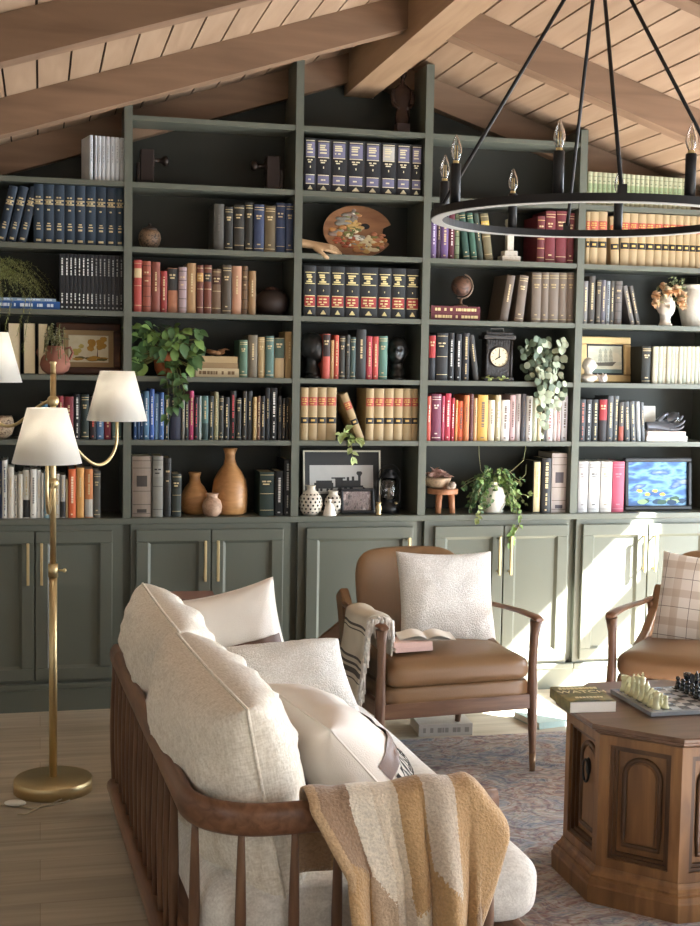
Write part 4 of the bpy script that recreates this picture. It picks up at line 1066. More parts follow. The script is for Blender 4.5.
for yy, hw, hh in ((.05, .062, .018), (-.062, .045, .011)):
    x = -hw
    while x < hw:
        l = rr.uniform(.006, .011); b.box(x, x+l, yy, yy+hh, .037, .0395); x += l+.004
b.build('small_lettering', LET, bm_)
# chess set
cb = thing('chess_board', 'grey and white marble chess board on the drum table', 'chess board', (2.03, 3.81, ZT_))
MAR1 = mat('pale_marble', 'b9bcc0', rough=.25, var=.25, vscale=12, spec=.6); MAR2 = mat('dark_marble', '5a5e63', rough=.25, var=.35, vscale=14, spec=.6); MAR3 = mat('grey_marble', '8a8f95', rough=.25, var=.2, vscale=10, spec=.6)
b = MB(); b.box(-.15, .15, -.15, .15, .001, .016, bev=.002); b.build('slab', MAR3, cb)
b = MB()
for i in range(8):
    for j in range(8):
        b.box(-.132+i*.033+.0004, -.132+(i+1)*.033-.0004, -.132+j*.033+.0004, -.132+(j+1)*.033-.0004, .016, .0166, (i+j) % 2)
b.build('squares', [MAR1, MAR2], cb)
ONYX = mat('cream_onyx', 'd3d0a8', rough=.25, var=.25, vscale=40, spec=.6); OBS = mat('black_onyx', '15161a', rough=.18, var=.1, spec=.7)
CP = {'pawn': [(.0105,0),(.0105,.004),(.008,.007),(.0055,.016),(.0075,.019),(.0045,.021),(.0068,.026),(.006,.031),(.001,.033)],
 'rook': [(.0125,0),(.0125,.006),(.009,.010),(.008,.028),(.0105,.031),(.0105,.041),(.007,.041),(.007,.037),(.001,.037)],
 'bishop': [(.0125,0),(.0125,.006),(.009,.010),(.006,.030),(.009,.033),(.006,.036),(.008,.043),(.005,.051),(.002,.053),(.0025,.056),(.001,.058)],
 'queen': [(.013,0),(.013,.007),(.0095,.011),(.0065,.036),(.010,.040),(.0065,.043),(.010,.056),(.007,.058),(.003,.061),(.001,.064)],
 'king': [(.013,0),(.013,.007),(.0095,.011),(.007,.038),(.0105,.042),(.0065,.045),(.0095,.058),(.006,.062),(.001,.064)],
 'knight': [(.0125,0),(.0125,.006),(.009,.010),(.0075,.018),(.001,.019)]}
def chess(kind, x, y, m, label, group):
    b = MB(); b.lathe(CP[kind], 14)
    if kind == 'knight':
        b.prism([(-.009, .016), (.007, .016), (.008, .034), (.004, .044), (-.001, .046), (-.011, .037), (-.011, .031), (-.003, .031)], -.004, .004, 'Y')
    if kind == 'king': b.box(-.0015, .0015, -.0015, .0015, .063, .074); b.box(-.004, .004, -.0015, .0015, .067, .070)
    b.xform(Matrix.Diagonal((1.18, 1.18, 1.28, 1))); o = b.build('chess_'+kind, m); o.location = (2.03+x, 3.81+y, ZT_+.0168); tag(o, label, 'chess piece', group)
order = ['rook', 'knight', 'bishop', 'queen', 'king', 'bishop', 'knight', 'rook']
for i, kd in enumerate(order):
    y = .1155-i*.033
    sfx = {'rook': ('at the far end', 'at the near end'), 'knight': ('next to the far rook', 'next to the near rook'), 'bishop': ('beside the queen', 'beside the king')}.get(kd, ('',)*2)[0 if i < 4 else 1]
    chess(kd, -.1155, y, ONYX, ('cream onyx %s %s in the back row on the chess board' % (kd, sfx)).replace('  ', ' '), 'cream chess pieces')
    chess('pawn', -.0825, y, ONYX, 'cream onyx pawn, %s from the far end of its row on the board' % ORD[i], 'cream chess pieces')
    chess(kd, .1155, y, OBS, ('black %s %s in the back row on the chess board' % (kd, sfx)).replace('  ', ' '), 'black chess pieces')
    chess('pawn', .0825, y, OBS, 'black pawn, %s from the far end of its row on the board' % ORD[i], 'black chess pieces')
# ------------------------------------------------------------------ floor lamp
LX, LY = .049, 5.03
fl = thing('floor_lamp', 'brass floor lamp with three white cone shades before the left cabinet', 'floor lamp', (LX, LY, 0))
LO = -Vector((LX, LY, 0))
def lbuild(b, name, m, parent=None, root=None):
    b.xform(Matrix.Translation(LO)); return b.build(name, m, parent or fl)
b = MB(); b.lathe([(.150, .001), (.150, .046), (.146, .051), (.03, .054), (.016, .056), (.001, .056)], 40); b.build('base', BRASS, fl)
b = MB(); b.tube([(0, 0, .05), (0, 0, .86)], .0155, 14); b.tube([(0, 0, .84), (0, 0, 1.62)], .0115, 14)
b.lathe([(.019, .838), (.019, .89)], 14); b.tube([(.015, 0, .865), (.04, -.01, .865)], .004, 8); b.ell((.043, -.011, .865), (.008,)*3, 10, 6)
b.build('pole', BRASS, fl)
zt = px_Z(53, 361, LY)
b = MB(); b.lathe([(.010, 1.60), (.010, zt-.012), (.014, zt-.008), (.012, zt-.002), (.001, zt)], 12); b.build('finial', BRASS, fl)
SHADE = mat('white_linen_shade', 'f4f1ea', rough=.9, var=.03, bump=.15, bscale=500, spec=.1)
_n, _l = SHADE.node_tree.nodes, SHADE.node_tree.links
_t = _n.new('ShaderNodeBsdfTranslucent'); _t.inputs[0].default_value = lin('f4f1ea'); _mx = _n.new('ShaderNodeMixShader'); _mx.inputs[0].default_value = .5
_l.new(_n['Principled BSDF'].outputs[0], _mx.inputs[1]); _l.new(_t.outputs[0], _mx.inputs[2]); _l.new(_mx.outputs[0], _n['Material Output'].inputs[0])
shades = []
for (xc, ytop, ybot, Y, zj, via, nm) in ((47, 408, 463, 4.70, px_Z(57, 483, LY), 0, 'front'), (117, 371, 420.5, 5.34, px_Z(60, 434, LY), 1, 'right'), (-10, 332, 382, 5.24, px_Z(53, 401, LY), 2, 'left')):
    c = pt(xc, ybot, Y); zb, ztp = c.z, px_Z(xc, ytop, Y); X = c.x
    d = Vector((X-LX, Y-LY, 0)); L_ = d.length; d.normalize()
    b = MB()
    dip = (zb-.175) if via == 1 else ((zb-.19) if via == 0 else zb-.17)
    dip = min(dip, zj-.07)
    path = []
    n = 26
    for i in range(n+1):
        k = i/n
        if k < .55:
            q = k/.55; r = L_*.72*q; z = zj + (dip-zj)*(.5-.5*math.cos(PI*q))
        else:
            q = (k-.55)/.45; a = q*PI/2
            r = L_*.72+L_*.28*math.sin(a); z = dip+L_*.28*(1-math.cos(a))
        path.append(Vector((LX, LY, 0))+d*r+Vector((0, 0, z)))
    path.append(Vector((X, Y, zb+.05)))
    b.tube(path, .0065, 10); arm = lbuild(b, 'arm', BRASS)
    b = MB(); b.ell((LX, LY, zj), (.023,)*3, 14, 10); lbuild(b, 'joint', BRASS)
    b = MB(); rb_, rt_ = .123, .070; h = ztp-zb
    b.lathe([(rb_, zb), (rt_, ztp), (rt_-.002, ztp), (rb_-.002, zb), (rb_, zb)], 40, (X, Y, 0), cap=False); lbuild(b, 'lamp_shade', SHADE, arm)
    b = MB(); b.lathe([(.012, zb+.03), (.012, zb+.07), (.02, zb+.08), (.022, zb+.11), (.001, zb+.13)], 12, (X, Y, 0)); lbuild(b, 'bulb', PLASTER, arm)
    ll = bpy.data.lights.new('lamp_bulb_light', 'POINT'); ll.energy = 1.2; ll.color = (1, .95, .87); ll.shadow_soft_size = .03; lo = bpy.data.objects.new('lamp_bulb_light', ll); COL.objects.link(lo); lo.location = (X, Y, zb+.155)
    b = MB(); b.tube([(X-rt_, Y, ztp-.012), (X+rt_, Y, ztp-.012)], .0015, 6); b.tube([(X, Y, ztp-.012), (X, Y, zb+.05)], .0025, 6); lbuild(b, 'shade_fitter', BRASS, arm)
b = MB(); b.tube([(.03, -.15, .012), (-.02, -.19, .006), (-.08, -.215, .006), (-.11, -.19, .006), (-.14, -.16, .006), (-.22, -.155, .006), (-.30, -.15, .006), (-.42, -.12, .006)], .003, 6)
b.tube([(.06, -.145, .005), (.03, -.17, .004), (-.05, -.20, .004), (-.10, -.27, .004), (-.13, -.26, .004)], .003, 6)
cd_ = b.build('cord', mat('pale_cord', 'b8ab90', rough=.6), fl)
b = MB(); b.ell((-.14, -.165, .014), (.042, .016, .012), 14, 8); b.xform(Matrix.Translation((-.14, -.165, 0)) @ RZm(-12) @ Matrix.Translation((.14, .165, 0))); q = b.build('foot_switch', PLASTER, cd_); q['label'] = 'white foot switch'

# ------------------------------------------------------------------ chandelier
CX, CY, CZ = 1.585, 3.575, 2.108
ch = thing('chandelier', 'black ring chandelier with candle bulbs hanging from the ridge beam', 'chandelier', (CX, CY, CZ))
b = MB(); ro, ri, hh = .474, .436, .021
b.lathe([(ri, 0), (ro, 0), (ro, hh), (ri, hh), (ri, 0)], 96, smooth=False, cap=False); b.build('ring', IRON, ch)
b = MB(); b.lathe([(ri+.003, -.0015), (ro-.003, -.0015), (ro-.003, 0), (ri+.003, 0), (ri+.003, -.0015)], 96, smooth=False, cap=False); q = b.build('underside_reflection', mat('reflected_light_grey', 'a2a29e', rough=.6, metal=.2), ch); q['label'] = 'pale strip painted as light reflected under the ring'  # pale strip imitates light reflected on the black ring's underside
AP = (0, 0, .79)
for k in range(4):
    a = math.radians(76+90*k); b = MB(); r = .452
    b.tube([(r*math.cos(a), r*math.sin(a), hh-.002), (.012*math.cos(a), .012*math.sin(a), AP[2])], .0058, 8); b.build('rod', IRON, ch)
    b = MB(); b.box(-.014, .014, -.01, .01, hh, hh+.024); b.xform(Matrix.Translation((r*math.cos(a), r*math.sin(a), 0)) @ Matrix.Rotation(a, 4, 'Z')); b.build('rod_bracket', IRON, ch)
b = MB(); b.lathe([(.014, .775), (.026, .785), (.026, .83), (.012, .84), (.012, .88), (.06, .90), (.065, 3.04-CZ-.001), (.001, 3.04-CZ-.001)], 24); b.build('canopy', IRON, ch)
FIL = mat('amber_filament', 'd6bb80', rough=.4, var=0)
for k in range(8):
    a = math.radians(10+45*k); r = .455; x, y = r*math.cos(a), r*math.sin(a)
    b = MB(); b.lathe([(.0145, hh), (.0145, hh+.110), (.0135, hh+.112), (.001, hh+.112)], 14, (x, y, 0)); cs = b.build('candle_sleeve', IRON, ch)
    b = MB(); z0 = hh+.112
    b.lathe([(.0085, z0), (.0085, z0+.010), (.0125, z0+.018), (.0158, z0+.031), (.0154, z0+.042), (.0116, z0+.057), (.006, z0+.071), (.0025, z0+.079), (.0006, z0+.081)], 16, (x, y, 0)); q = b.build('bulb', GLASS, cs, solid=.0012); q.modifiers['solid'].offset = -1
    b = MB()
    for dx in (-.004, .004): b.tube([(x+dx, y, z0+.014), (x+dx*.8, y, z0+.05)], .0016, 6)
    b.lathe([(.0088, z0-.001), (.0088, z0+.008)], 12, (x, y, 0)); b.build('filament', FIL, cs)

# ------------------------------------------------------------------ things on the shelves
def at(x, y, Y, z): # foot point on a shelf
    return (px_X(x, y, Y), Y, z+.0006)
def face_fn(d):
    """head silhouette from a unit sphere: -Y is the face"""
    q = 1.0
    fr = max(0, -d.y)
    q += .10*max(0, -d.z-.25)*fr                                        # jaw and chin
    q -= .20*max(0, -d.z-.1)*(1-fr)                                     # nape and jaw narrowing
    q += .38*math.exp(-((d.x/.13)**2+((d.z+.05)/.20)**2))*fr             # nose
    q -= .14*sum(math.exp(-(((d.x-s*.34)/.16)**2+((d.z-.12)/.12)**2)) for s in (-1, 1))*fr   # eye sockets
    q += .06*math.exp(-(((abs(d.x)-.0)/.5)**2+((d.z-.30)/.10)**2))*fr    # brow
    q += .09*math.exp(-((d.x/.22)**2+((d.z+.42)/.07)**2))*fr             # lips
    return q
def head_mb(b, c, r, turn=0, neck=True, hair=0):
    s0 = b.mark()
    b.ell((0, 0, 0), (r*.78, r*.95, r*1.12), 40, 30, 0, face_fn)
    for s in (-1, 1): b.ell((s*r*.76, r*.08, 0), (r*.1, r*.2, r*.28), 10, 8)
    if hair: b.ell((0, r*.14, r*.22), (r*.87, r*.95, r*1.02), 24, 16, 0, lambda d: 1+.05*noise.noise(d*5))
    if neck: b.lathe([(r*.62, -r*1.75), (r*.50, -r*1.45), (r*.45, -r*1.1), (r*.5, -r*.7)], 20, (0, r*.12, 0))
    b.xform(Matrix.Translation(c) @ RZm(turn), s0)
# terracotta two-handled pitcher + grey trailing plant
def leaf(b, p, d, up, L, W, mi=0, fold=.25):
    d = Vector(d).normalized(); up = Vector(up); s = d.cross(up)
    s = s.normalized() if s.length > 1e-5 else Vector((1, 0, 0)); n = s.cross(d)
    pts = []
    for t, w in ((0, .05), (.2, .8), (.45, 1), (.75, .6), (1, .03)):
        c = Vector(p)+d*(L*t)-n*(L*.25*t*t)
        pts += [c-s*(W*w/2)+n*(W*w*fold), c, c+s*(W*w/2)+n*(W*w*fold)]
    fs = []
    for i in range(4):
        for j in range(2): fs.append((i*3+j, i*3+j+1, i*3+j+4, i*3+j+3))
    b.add(pts, fs, mi, True)
def vine(bl, bs, pts, L, W, n, r, mi=0, rs=.0016, jit=.012, droop=.3):
    pts = [Vector(p) for p in pts]
    bs.tube(pts, rs, 5)
    for i in range(n):
        k = (i+.3+r.random()*.4)/n*(len(pts)-1); a = min(int(k), len(pts)-2); p = pts[a].lerp(pts[a+1], k-a)
        t = (pts[a+1]-pts[a]).normalized()
        d = Vector((r.uniform(-1, 1), r.uniform(-1, .35), r.uniform(-.7, .5)))+t*.4
        l = L*r.uniform(.65, 1.15); leaf(bl, p, d, Vector((r.uniform(-.4, .4), -.7, .8)), l, W*l/L, mi)
rp = random.Random(21)
def shelf_thing(name, label, cat, x, y, Y, z, group=None): return thing(name, label, cat, at(x, y, Y, z), 0, group)
# trailing asparagus fern on the two flat blue books (left edge)
zb = ZC
for nm, lab, h0, h, col in (('book', 'bright blue book lying flat under the fern', 0, .036, '2a5a9c'), ('book', 'thin pale-blue book lying on top of the bright blue one', .0365, .014, '8aa0b4')):
    x1 = px_X(60 if h0 == 0 else 56, 303, YF); w = .30
    flat_book(nm, lab, Matrix.Translation((x1-w/2, YF, zb+.0006+h0)), w, .21, h, col, 'cfc8b4', 'flat books under the fern', 'd8e2ea')
fz = zb+.052
t = thing('potted_fern', 'feathery green fern trailing over the flat blue books', 'plant', (px_X(-12, 290, 6.34), 6.34, fz))
b = MB(); b.lathe([(.04, 0), (.055, .07), (.058, .075), (.05, .075), (.045, .06), (.001, .06)], 18); b.build('pot', TERRA, t)
bl, bs = MB(), MB()
for i in range(90):
    a = rp.uniform(-2.9, .4); ln = rp.uniform(.16, .42); up = rp.uniform(.06, .17)
    P = [Vector((.03*math.cos(a), .03*math.sin(a), .07))]
    for k in range(1, 8):
        q = k/7; P.append(Vector((ln*.8*q*math.cos(a)*(1 if math.cos(a) > 0 else .5), max(-.17, ln*q*math.sin(a)*.55), .07+up*math.sin(q*2.2)-.22*ln*q*q*2)))
    bs.tube(P, .0009, 4)
    for k in range(1, 8):
        for s in range(7):
            p = P[k-1].lerp(P[k], s/7); d = Vector((rp.uniform(-1, 1), rp.uniform(-1, 1), rp.uniform(-1, 1)))
            leaf(bl, p, d, (0, 0, 1), .017, .0028)
for x, ln in ((.10, .16), (.165, .12), (.19, .2), (.06, .1)):
    P = [Vector((x, -.13-.02, .03)), Vector((x+.01, -.175, -.02)), Vector((x-.01, -.18, -.06-ln*.3)), Vector((x-.03, -.178, -.06-ln))]
    bs.tube(P, .001, 4)
    for k in range(1, 4):
        for s in range(12):
            leaf(bl, P[k-1].lerp(P[k], s/12), (rp.uniform(-1, 1), rp.uniform(-.6, .2), rp.uniform(-1, 0)), (0, 0, 1), .02, .003)
FERN = mat('fern_green', '9a9e62', rough=.7, var=.35, vscale=30)
bl.build('foliage', FERN, t, recalc=False); bs.build('stems', STEM, t)
# pitcher
t = shelf_thing('pitcher', 'pink terracotta two-handled pitcher by the gold tree painting', 'pitcher', 55, 372, 6.262, ZD)
CLAY = mat('pink_clay', '93604f', rough=.75, var=.15, vscale=18)
b = MB(); b.lathe([(.035, 0), (.062, .02), (.072, .045), (.066, .075), (.048, .10), (.040, .118), (.046, .135), (.042, .135), (.036, .116), (.001, .10)], 26); b.build('body', CLAY, t)
for s in (-1, 1):
    b = MB(); b.tube([(s*.042, 0, .122), (s*.07, 0, .13), (s*.083, 0, .105), (s*.066, 0, .07)], .006, 8); b.build('handle', CLAY, t)
bl, bs = MB(), MB()
t2 = shelf_thing('trailing_plant', 'dry grey-green sprigs spilling from the terracotta pitcher', 'plant', 55, 345, 6.262, ZD+.128)
for i in range(16):
    a = rp.uniform(0, 2*PI); r0 = rp.uniform(.02, .06)
    P = [(0, 0, 0), (r0*.5*math.cos(a), r0*.5*math.sin(a)-.01, .05), (r0*math.cos(a), r0*math.sin(a)-.02, rp.uniform(.03, .11)), (r0*1.3*math.cos(a), r0*.8*math.sin(a)-.035, rp.uniform(-.10, .08))]
    vine(bl, bs, P, .016, .007, 16, rp)
bl.build('foliage', mat('dry_leaf', '7d7d60', rough=.8, var=.3, vscale=40), t2, recalc=False); bs.build('stems', STEM, t2)
# framed pictures
def picture(name, label, x0, x1, y0, y1, Y, z, fw, fmat, paint_fn, mount=None, mw=0, lean=6, depth=.02, inner=None):
    X0, X1 = px_X(x0, (y0+y1)/2, Y), px_X(x1, (y0+y1)/2, Y); w = X1-X0; h = (px_Z((x0+x1)/2, y0, Y)-z)/math.cos(math.radians(lean))
    t = thing(name, label, 'picture', ((X0+X1)/2, Y, z+.0012+depth*math.sin(math.radians(lean)))); t.rotation_euler = (math.radians(-lean), 0, 0)
    b = MB(); b.frame(-w/2, w/2, 0, h, fw, 0, depth, 0, bev=min(.006, fw*.3)); b.build('frame', fmat, t)
    if inner:
        b = MB(); b.frame(-w/2+fw*.98, w/2-fw*.98, fw*.98, h-fw*.98, inner[0], .002, depth-.002); q = b.build('inner_frame', inner[1], t)
        fw2 = fw+inner[0]
    else: fw2 = fw
    b = MB(); b.box(-w/2+fw*.9, w/2-fw*.9, depth*.6, depth*.95, fw*.9, h-fw*.9); b.build('backing', BLACK if mount is None else mount, t)
    a, c, z0, z1 = -w/2+fw2+mw, w/2-fw2-mw, fw2+mw, h-fw2-mw
    paint_fn(t, a, c, z0, z1, depth*.6-.001)
    return t
def quad(b, x0, x1, z0, z1, y, mi=0): b.add([(x0, y, z0), (x1, y, z0), (x1, y, z1), (x0, y, z1)], [(0, 1, 2, 3)], mi)
def art_mat(name, stops, scale, stretch=(1, 1, 1), dist=1.5, detail=6, axisz=None):
    m, N, L, B = new_mat(name)
    tc = N.new('ShaderNodeTexCoord'); mp = N.new('ShaderNodeMapping'); mp.inputs['Scale'].default_value = stretch; L.new(tc.outputs['Object'], mp.inputs[0])
    n = N.new('ShaderNodeTexNoise'); n.inputs['Scale'].default_value = scale; n.inputs['Detail'].default_value = detail; n.inputs['Distortion'].default_value = dist
    L.new(mp.outputs[0], n.inputs[0]); cr = N.new('ShaderNodeValToRGB'); e = cr.color_ramp.elements
    e[0].position, e[0].color = stops[0][0], lin(stops[0][1]); e[1].position, e[1].color = stops[-1][0], lin(stops[-1][1])
    for p, c in stops[1:-1]: q = e.new(p); q.color = lin(c)
    L.new(n.outputs['Fac'], cr.inputs['Fac']); L.new(cr.outputs[0], B.inputs['Base Color']); B.inputs['Roughness'].default_value = .6
    return m
OLDFR = wood('old_dark_frame', '3a2115', '5c3722', 'X', scale=5, stretch=6, rough=.4)
def blob(b, cx, cz, rx, rz, y, mi, r, n=16):
    b.add([(cx, y, cz)]+[(cx+rx*math.cos(2*PI*i/n)*r.uniform(.8, 1.15), y, cz+rz*math.sin(2*PI*i/n)*r.uniform(.8, 1.15)) for i in range(n)], [(0, i+1, (i+1) % n+1) for i in range(n)], mi)
def tree_art(t, a, c, z0, z1, y):
    r = random.Random(2); w, h = c-a, z1-z0
    b = MB(); quad(b, a, c, z0, z1, y); b.build('canvas', art_mat('pale_cream_paint', ((.3, 'e2dac0'), (.6, 'd8cfae'), (.75, 'cfc594')), 12), t, recalc=False)
    b = MB()
    for q in range(10): blob(b, a+w*r.uniform(.55, .9), z0+h*r.uniform(.5, .88), w*.09, h*.11, y-.0005-q*.00005, 0, r)
    for q in range(6): blob(b, a+w*r.uniform(.08, .4), z0+h*r.uniform(.3, .6), w*.07, h*.08, y-.0005-q*.00005, 1, r)
    for q in range(9): blob(b, a+w*r.uniform(.1, .95), z0+h*r.uniform(.07, .2), w*.14, h*.05, y-.0012-q*.00005, 2 if q % 2 else 0, r)
    b.add([(a+w*.71, y-.0015, z0+h*.2), (a+w*.74, y-.0015, z0+h*.2), (a+w*.73, y-.0015, z0+h*.6)], [(0, 1, 2)], 3)
    b.build('painting', [hexmat('b58a3a', var=.3), hexmat('c4b060', var=.3), hexmat('6a6030', var=.3), hexmat('4a3a24')], t, recalc=False)
picture('framed_painting', 'dark wood framed painting of a golden tree in the leftmost bay', 56, 121, 323.5, 373.5, 6.36, ZD, .036, OLDFR, tree_art, hexmat('b3a384'), .002, inner=(.022, mat('tan_liner', 'a58a62', rough=.7)))
# woven basket bowl behind the lamp
t = shelf_thing('woven_bowl', 'round woven bowl with a basket pattern behind the left lamp shade', 'bowl', 0, 436, 6.29, ZE)
b = MB(); b.lathe([(.03, 0), (.055, .02), (.066, .055), (.062, .09), (.054, .108), (.048, .108), (.056, .06), (.001, .02)], 24)
BSK = art_mat('basket_weave', ((.35, '5a4534'), (.5, 'b59e80'), (.65, '6a5240')), 60, (1, 1, 2.2), .3, 2); b.build('body', BSK, t)
# doorknob bookends
for i, (xb, xk, xe, sgn, lab) in enumerate(((147, 162, 139, 1, 'dark bookend block with a doorknob facing right, at the shelf\'s left end'), (271.5, 254, 287, -1, 'dark bookend block with a doorknob facing left, at the shelf\'s right end'))):
    t = shelf_thing('bookend', lab, 'bookend', xb, 182, 6.30, ZA, 'doorknob bookends')
    b = MB(); b.box(-.04, .04, -.045, .045, 0, .012, bev=.003); b.box(-.034, .03, -.04, .04, .012, .165, bev=.004); b.xform(Matrix.Diagonal((sgn, 1, 1, 1))); b.build('block', mat('dark_brown_iron', '2c211d', rough=.5, metal=.3, var=.2), t)
    b = MB(); b.xform(Matrix.Identity(4))
    b.lathe([(.030, 0), (.030, .005), (.012, .008), (.010, .035), (.018, .042), (.026, .052), (.026, .062), (.018, .072), (.001, .074)], 20)
    b.xform(Matrix.Translation((.03, 0, .118)) @ Matrix.Rotation(PI/2, 4, 'Y')); b.xform(Matrix.Diagonal((sgn, 1, 1, 1))); b.build('doorknob', DARKBR, t)
    b = MB(); b.box(-.05, -.036, -.04, .04, .012, .10, bev=.003); b.xform(Matrix.Diagonal((sgn, 1, 1, 1))); b.build('plate', DARKBR, t)
# small lidded pot
t = shelf_thing('lidded_pot', 'small patterned brown pot with a lid in the upper second bay', 'pot', 149.5, 243, 6.30, ZBB)
POTM = art_mat('carved_pot', ((.35, '3a2c22'), (.55, '8a6f56'), (.7, '4a382c')), 70, (1, 1, 1), .8, 2)
b = MB(); b.lathe([(.03, 0), (.048, .02), (.055, .05), (.050, .075), (.036, .09), (.001, .09)], 22); b.build('body', POTM, t)
b = MB(); b.lathe([(.038, .09), (.034, .098), (.012, .106), (.006, .11), (.009, .118), (.001, .123)], 18); b.build('lid', mat('dark_lid', '3a2c24', rough=.5), t)
# dark round pot with driftwood
t = shelf_thing('round_pot', 'dark brown round pot at the right end of the antique row', 'pot', 272, 313, 6.32, ZC)
b = MB(); b.lathe([(.04, 0), (.072, .025), (.084, .065), (.076, .10), (.055, .118), (.05, .124), (.044, .118), (.001, .11)], 26); b.build('body', mat('dark_pot', '332824', rough=.5, var=.2, vscale=20), t)
b = MB()
for k in range(7): b.ell((.018*math.cos(k*.9), .018*math.sin(k*.9), .128+.004*(k % 2)), (.018, .013, .012), 8, 6)
b.build('contents', mat('dried_pods', '4a3028', rough=.8), t)
# pothos in a terracotta wall pot
t = shelf_thing('pothos', 'bushy trailing pothos in a round terracotta pot above the blue books', 'plant', 165, 377, 6.30, ZD)
b = MB(); b.lathe([(.035, 0), (.05, .03), (.055, .07), (.05, .105), (.042, .115), (.038, .105), (.001, .09)], 24); b.build('pot', mat('orange_terracotta', 'a8603a', rough=.8, var=.15), t)
bl, bs = MB(), MB(); r = random.Random(4)
for i in range(125):
    a = r.uniform(0, 2*PI); R = r.uniform(.03, .16); zz = r.uniform(.02, .22)
    if i % 3 == 0 and abs(math.sin(a)) > .3: a = r.choice((0, PI))+r.uniform(-.4, .4)
    p = Vector((R*math.cos(a), -.02-abs(R*math.sin(a))*.5, zz+.02))
    if abs(p.x) < .085 and .0 < p.z < .13: p.x = .1*(1 if p.x > 0 else -1)+p.x*.4
    bs.tube([(0, 0, .10), (p.x*.5, p.y*.5, .13+(zz-.1)*.7), p], .0018, 5)
    leaf(bl, p, (p.x*3, -.35, r.uniform(-1, .3)), (0, -.8, .7), r.uniform(.05, .08), r.uniform(.035, .052), 0 if r.random() < .55 else 1, .12)
for x0, ln in ((-.01, .17), (.03, .14), (.06, .09), (.015, .2), (.045, .12)):
    P = [Vector((x0*.6, -.04, .08)), Vector((x0, -.108, .035)), Vector((x0+.01, -.122, -.03)), Vector((x0+.02, -.125, -.03-ln*.5)), Vector((x0+r.uniform(-.02, .02), -.125, -.03-ln))]
    vine(bl, bs, P, .052, .040, 8, r, 0)
bl.build('foliage', [GREENL, GREENM], t, recalc=False); bs.build('stems', STEM, t)
# stacked flat books with a driftwood crab
z = ZD+.0006
for i, (x0, x1, y0, y1, c, lab, pg) in enumerate(((195.5, 239, 368.5, 377, 'b8a684', 'striped pale book at the bottom of the flat stack by the pothos', 'd8ccb0'), (198, 238, 362.5, 368, '8a7250', 'thin brown book in the middle of the flat stack by the pothos', 'c8b48c'), (200, 237.5, 355.5, 362, 'a38c66', 'tan book on top of the flat stack by the pothos', 'c8b48c'))):
    X0, X1 = px_X(x0, y1, YF), px_X(x1, y1, YF); h = (px_Z((x0+x1)/2, y0, YF)-px_Z((x0+x1)/2, y1, YF))
    flat_book('book', lab, Matrix.Translation(((X0+X1)/2, YF, z)), X1-X0, .15, h, c, pg, 'flat stack beside the pothos', '6a5236' if i == 0 else None); z += h+.0006
t = thing('driftwood', 'small knobbly piece of driftwood on the flat stack of tan books', 'driftwood', (px_X(218, 352, 6.30), 6.30, z))
b = MB(); r = random.Random(9)
for k in range(9): b.ell((r.uniform(-.045, .045), r.uniform(-.03, .03), .012+r.uniform(0, .012)), (.025*r.uniform(.6, 1.1), .014, .0115), 10, 7)
b.tube([(.0, 0, .025), (.035, -.01, .036), (.06, 0, .03)], [.008, .006, .003], 7); b.tube([(-.02, 0, .02), (-.045, -.005, .028), (-.065, .0, .02)], [.008, .006, .003], 7)
b.build('wood', wood('driftwood', '7a5638', 'a47c56', 'X', scale=9, stretch=4), t, remesh=.004)
# wooden vases
VW = wood('turned_wood', 'a06f42', 'c08e5c', 'Z', scale=30, stretch=.2, rough=.45)
VW = wood('turned_wood_rings', '9c6b3e', 'c4925e', 'X', scale=7, stretch=6, rough=.42)
for x, y, Y, prof, lab in ((194.5, 515, 6.36, [(.05, 0), (.066, .015), (.074, .05), (.070, .09), (.05, .13), (.030, .155), (.025, .18), (.032, .206), (.028, .206), (.02, .18), (.001, .17)], 'squat turned-wood vase with a flared lip, left of the tall one'),
                           (229.5, 514, 6.33, [(.068, 0), (.084, .01), (.088, .05), (.088, .12), (.080, .17), (.06, .21), (.034, .245), (.025, .275), (.026, .30), (.036, .328), (.031, .328), (.02, .29), (.001, .28)], 'tall turned-wood bottle vase under the novels')):
    t = shelf_thing('wooden_vase', lab, 'vase', x, y, Y, ZF, 'turned wooden vases'); b = MB(); b.lathe(prof, 34); b.build('body', VW, t)
t = shelf_thing('small_pot', 'small mottled pink clay pot in front of the wooden vases', 'pot', 212, 516, 6.235, ZF)
b = MB(); b.lathe([(.028, 0), (.045, .02), (.050, .05), (.042, .078), (.028, .09), (.026, .10), (.033, .113), (.028, .113), (.02, .098), (.001, .085)], 26); b.build('body', art_mat('mottled_clay', ((.3, '8a6a56'), (.55, 'b89880'), (.7, '9a7a64')), 30), t)
# ---- third bay
t = shelf_thing('statue', 'dark bronze torso figure on a base under the ridge beam', 'statue', 402, 128, 6.31, ZT)
b = MB(); HBk = -1
b.ell((0, 0, .30), (.020, .024, .030), 16, 12, 0, face_fn); b.tube([(0, .004, .275), (0, .004, .245)], [.011, .014], 10)
b.tube([(0, 0, .25), (0, 0, .225), (0, 0, .19), (0, 0, .15), (0, 0, .12), (0, 0, .085), (0, 0, .05)], [(.012, .02), (.022, .046), (.026, .048), (.022, .036), (.020, .032), (.024, .040), (.022, .036)], 16, up=(0, 1, 0))
for s in (-1, 1): b.tube([(s*.046, 0, .228), (s*.054, .002, .19), (s*.05, -.004, .15), (s*.03, -.02, .13)], [.013, .011, .010, .009], 8)
b.build('figure', mat('bronze_skin', '32241e', rough=.25, metal=.4, var=.15), t, remesh=.004)
b = MB(); b.box(-.034, .034, -.03, .03, 0, .055, bev=.003); b.build('base', mat('maroon_base', '3c2a26', rough=.5), t)
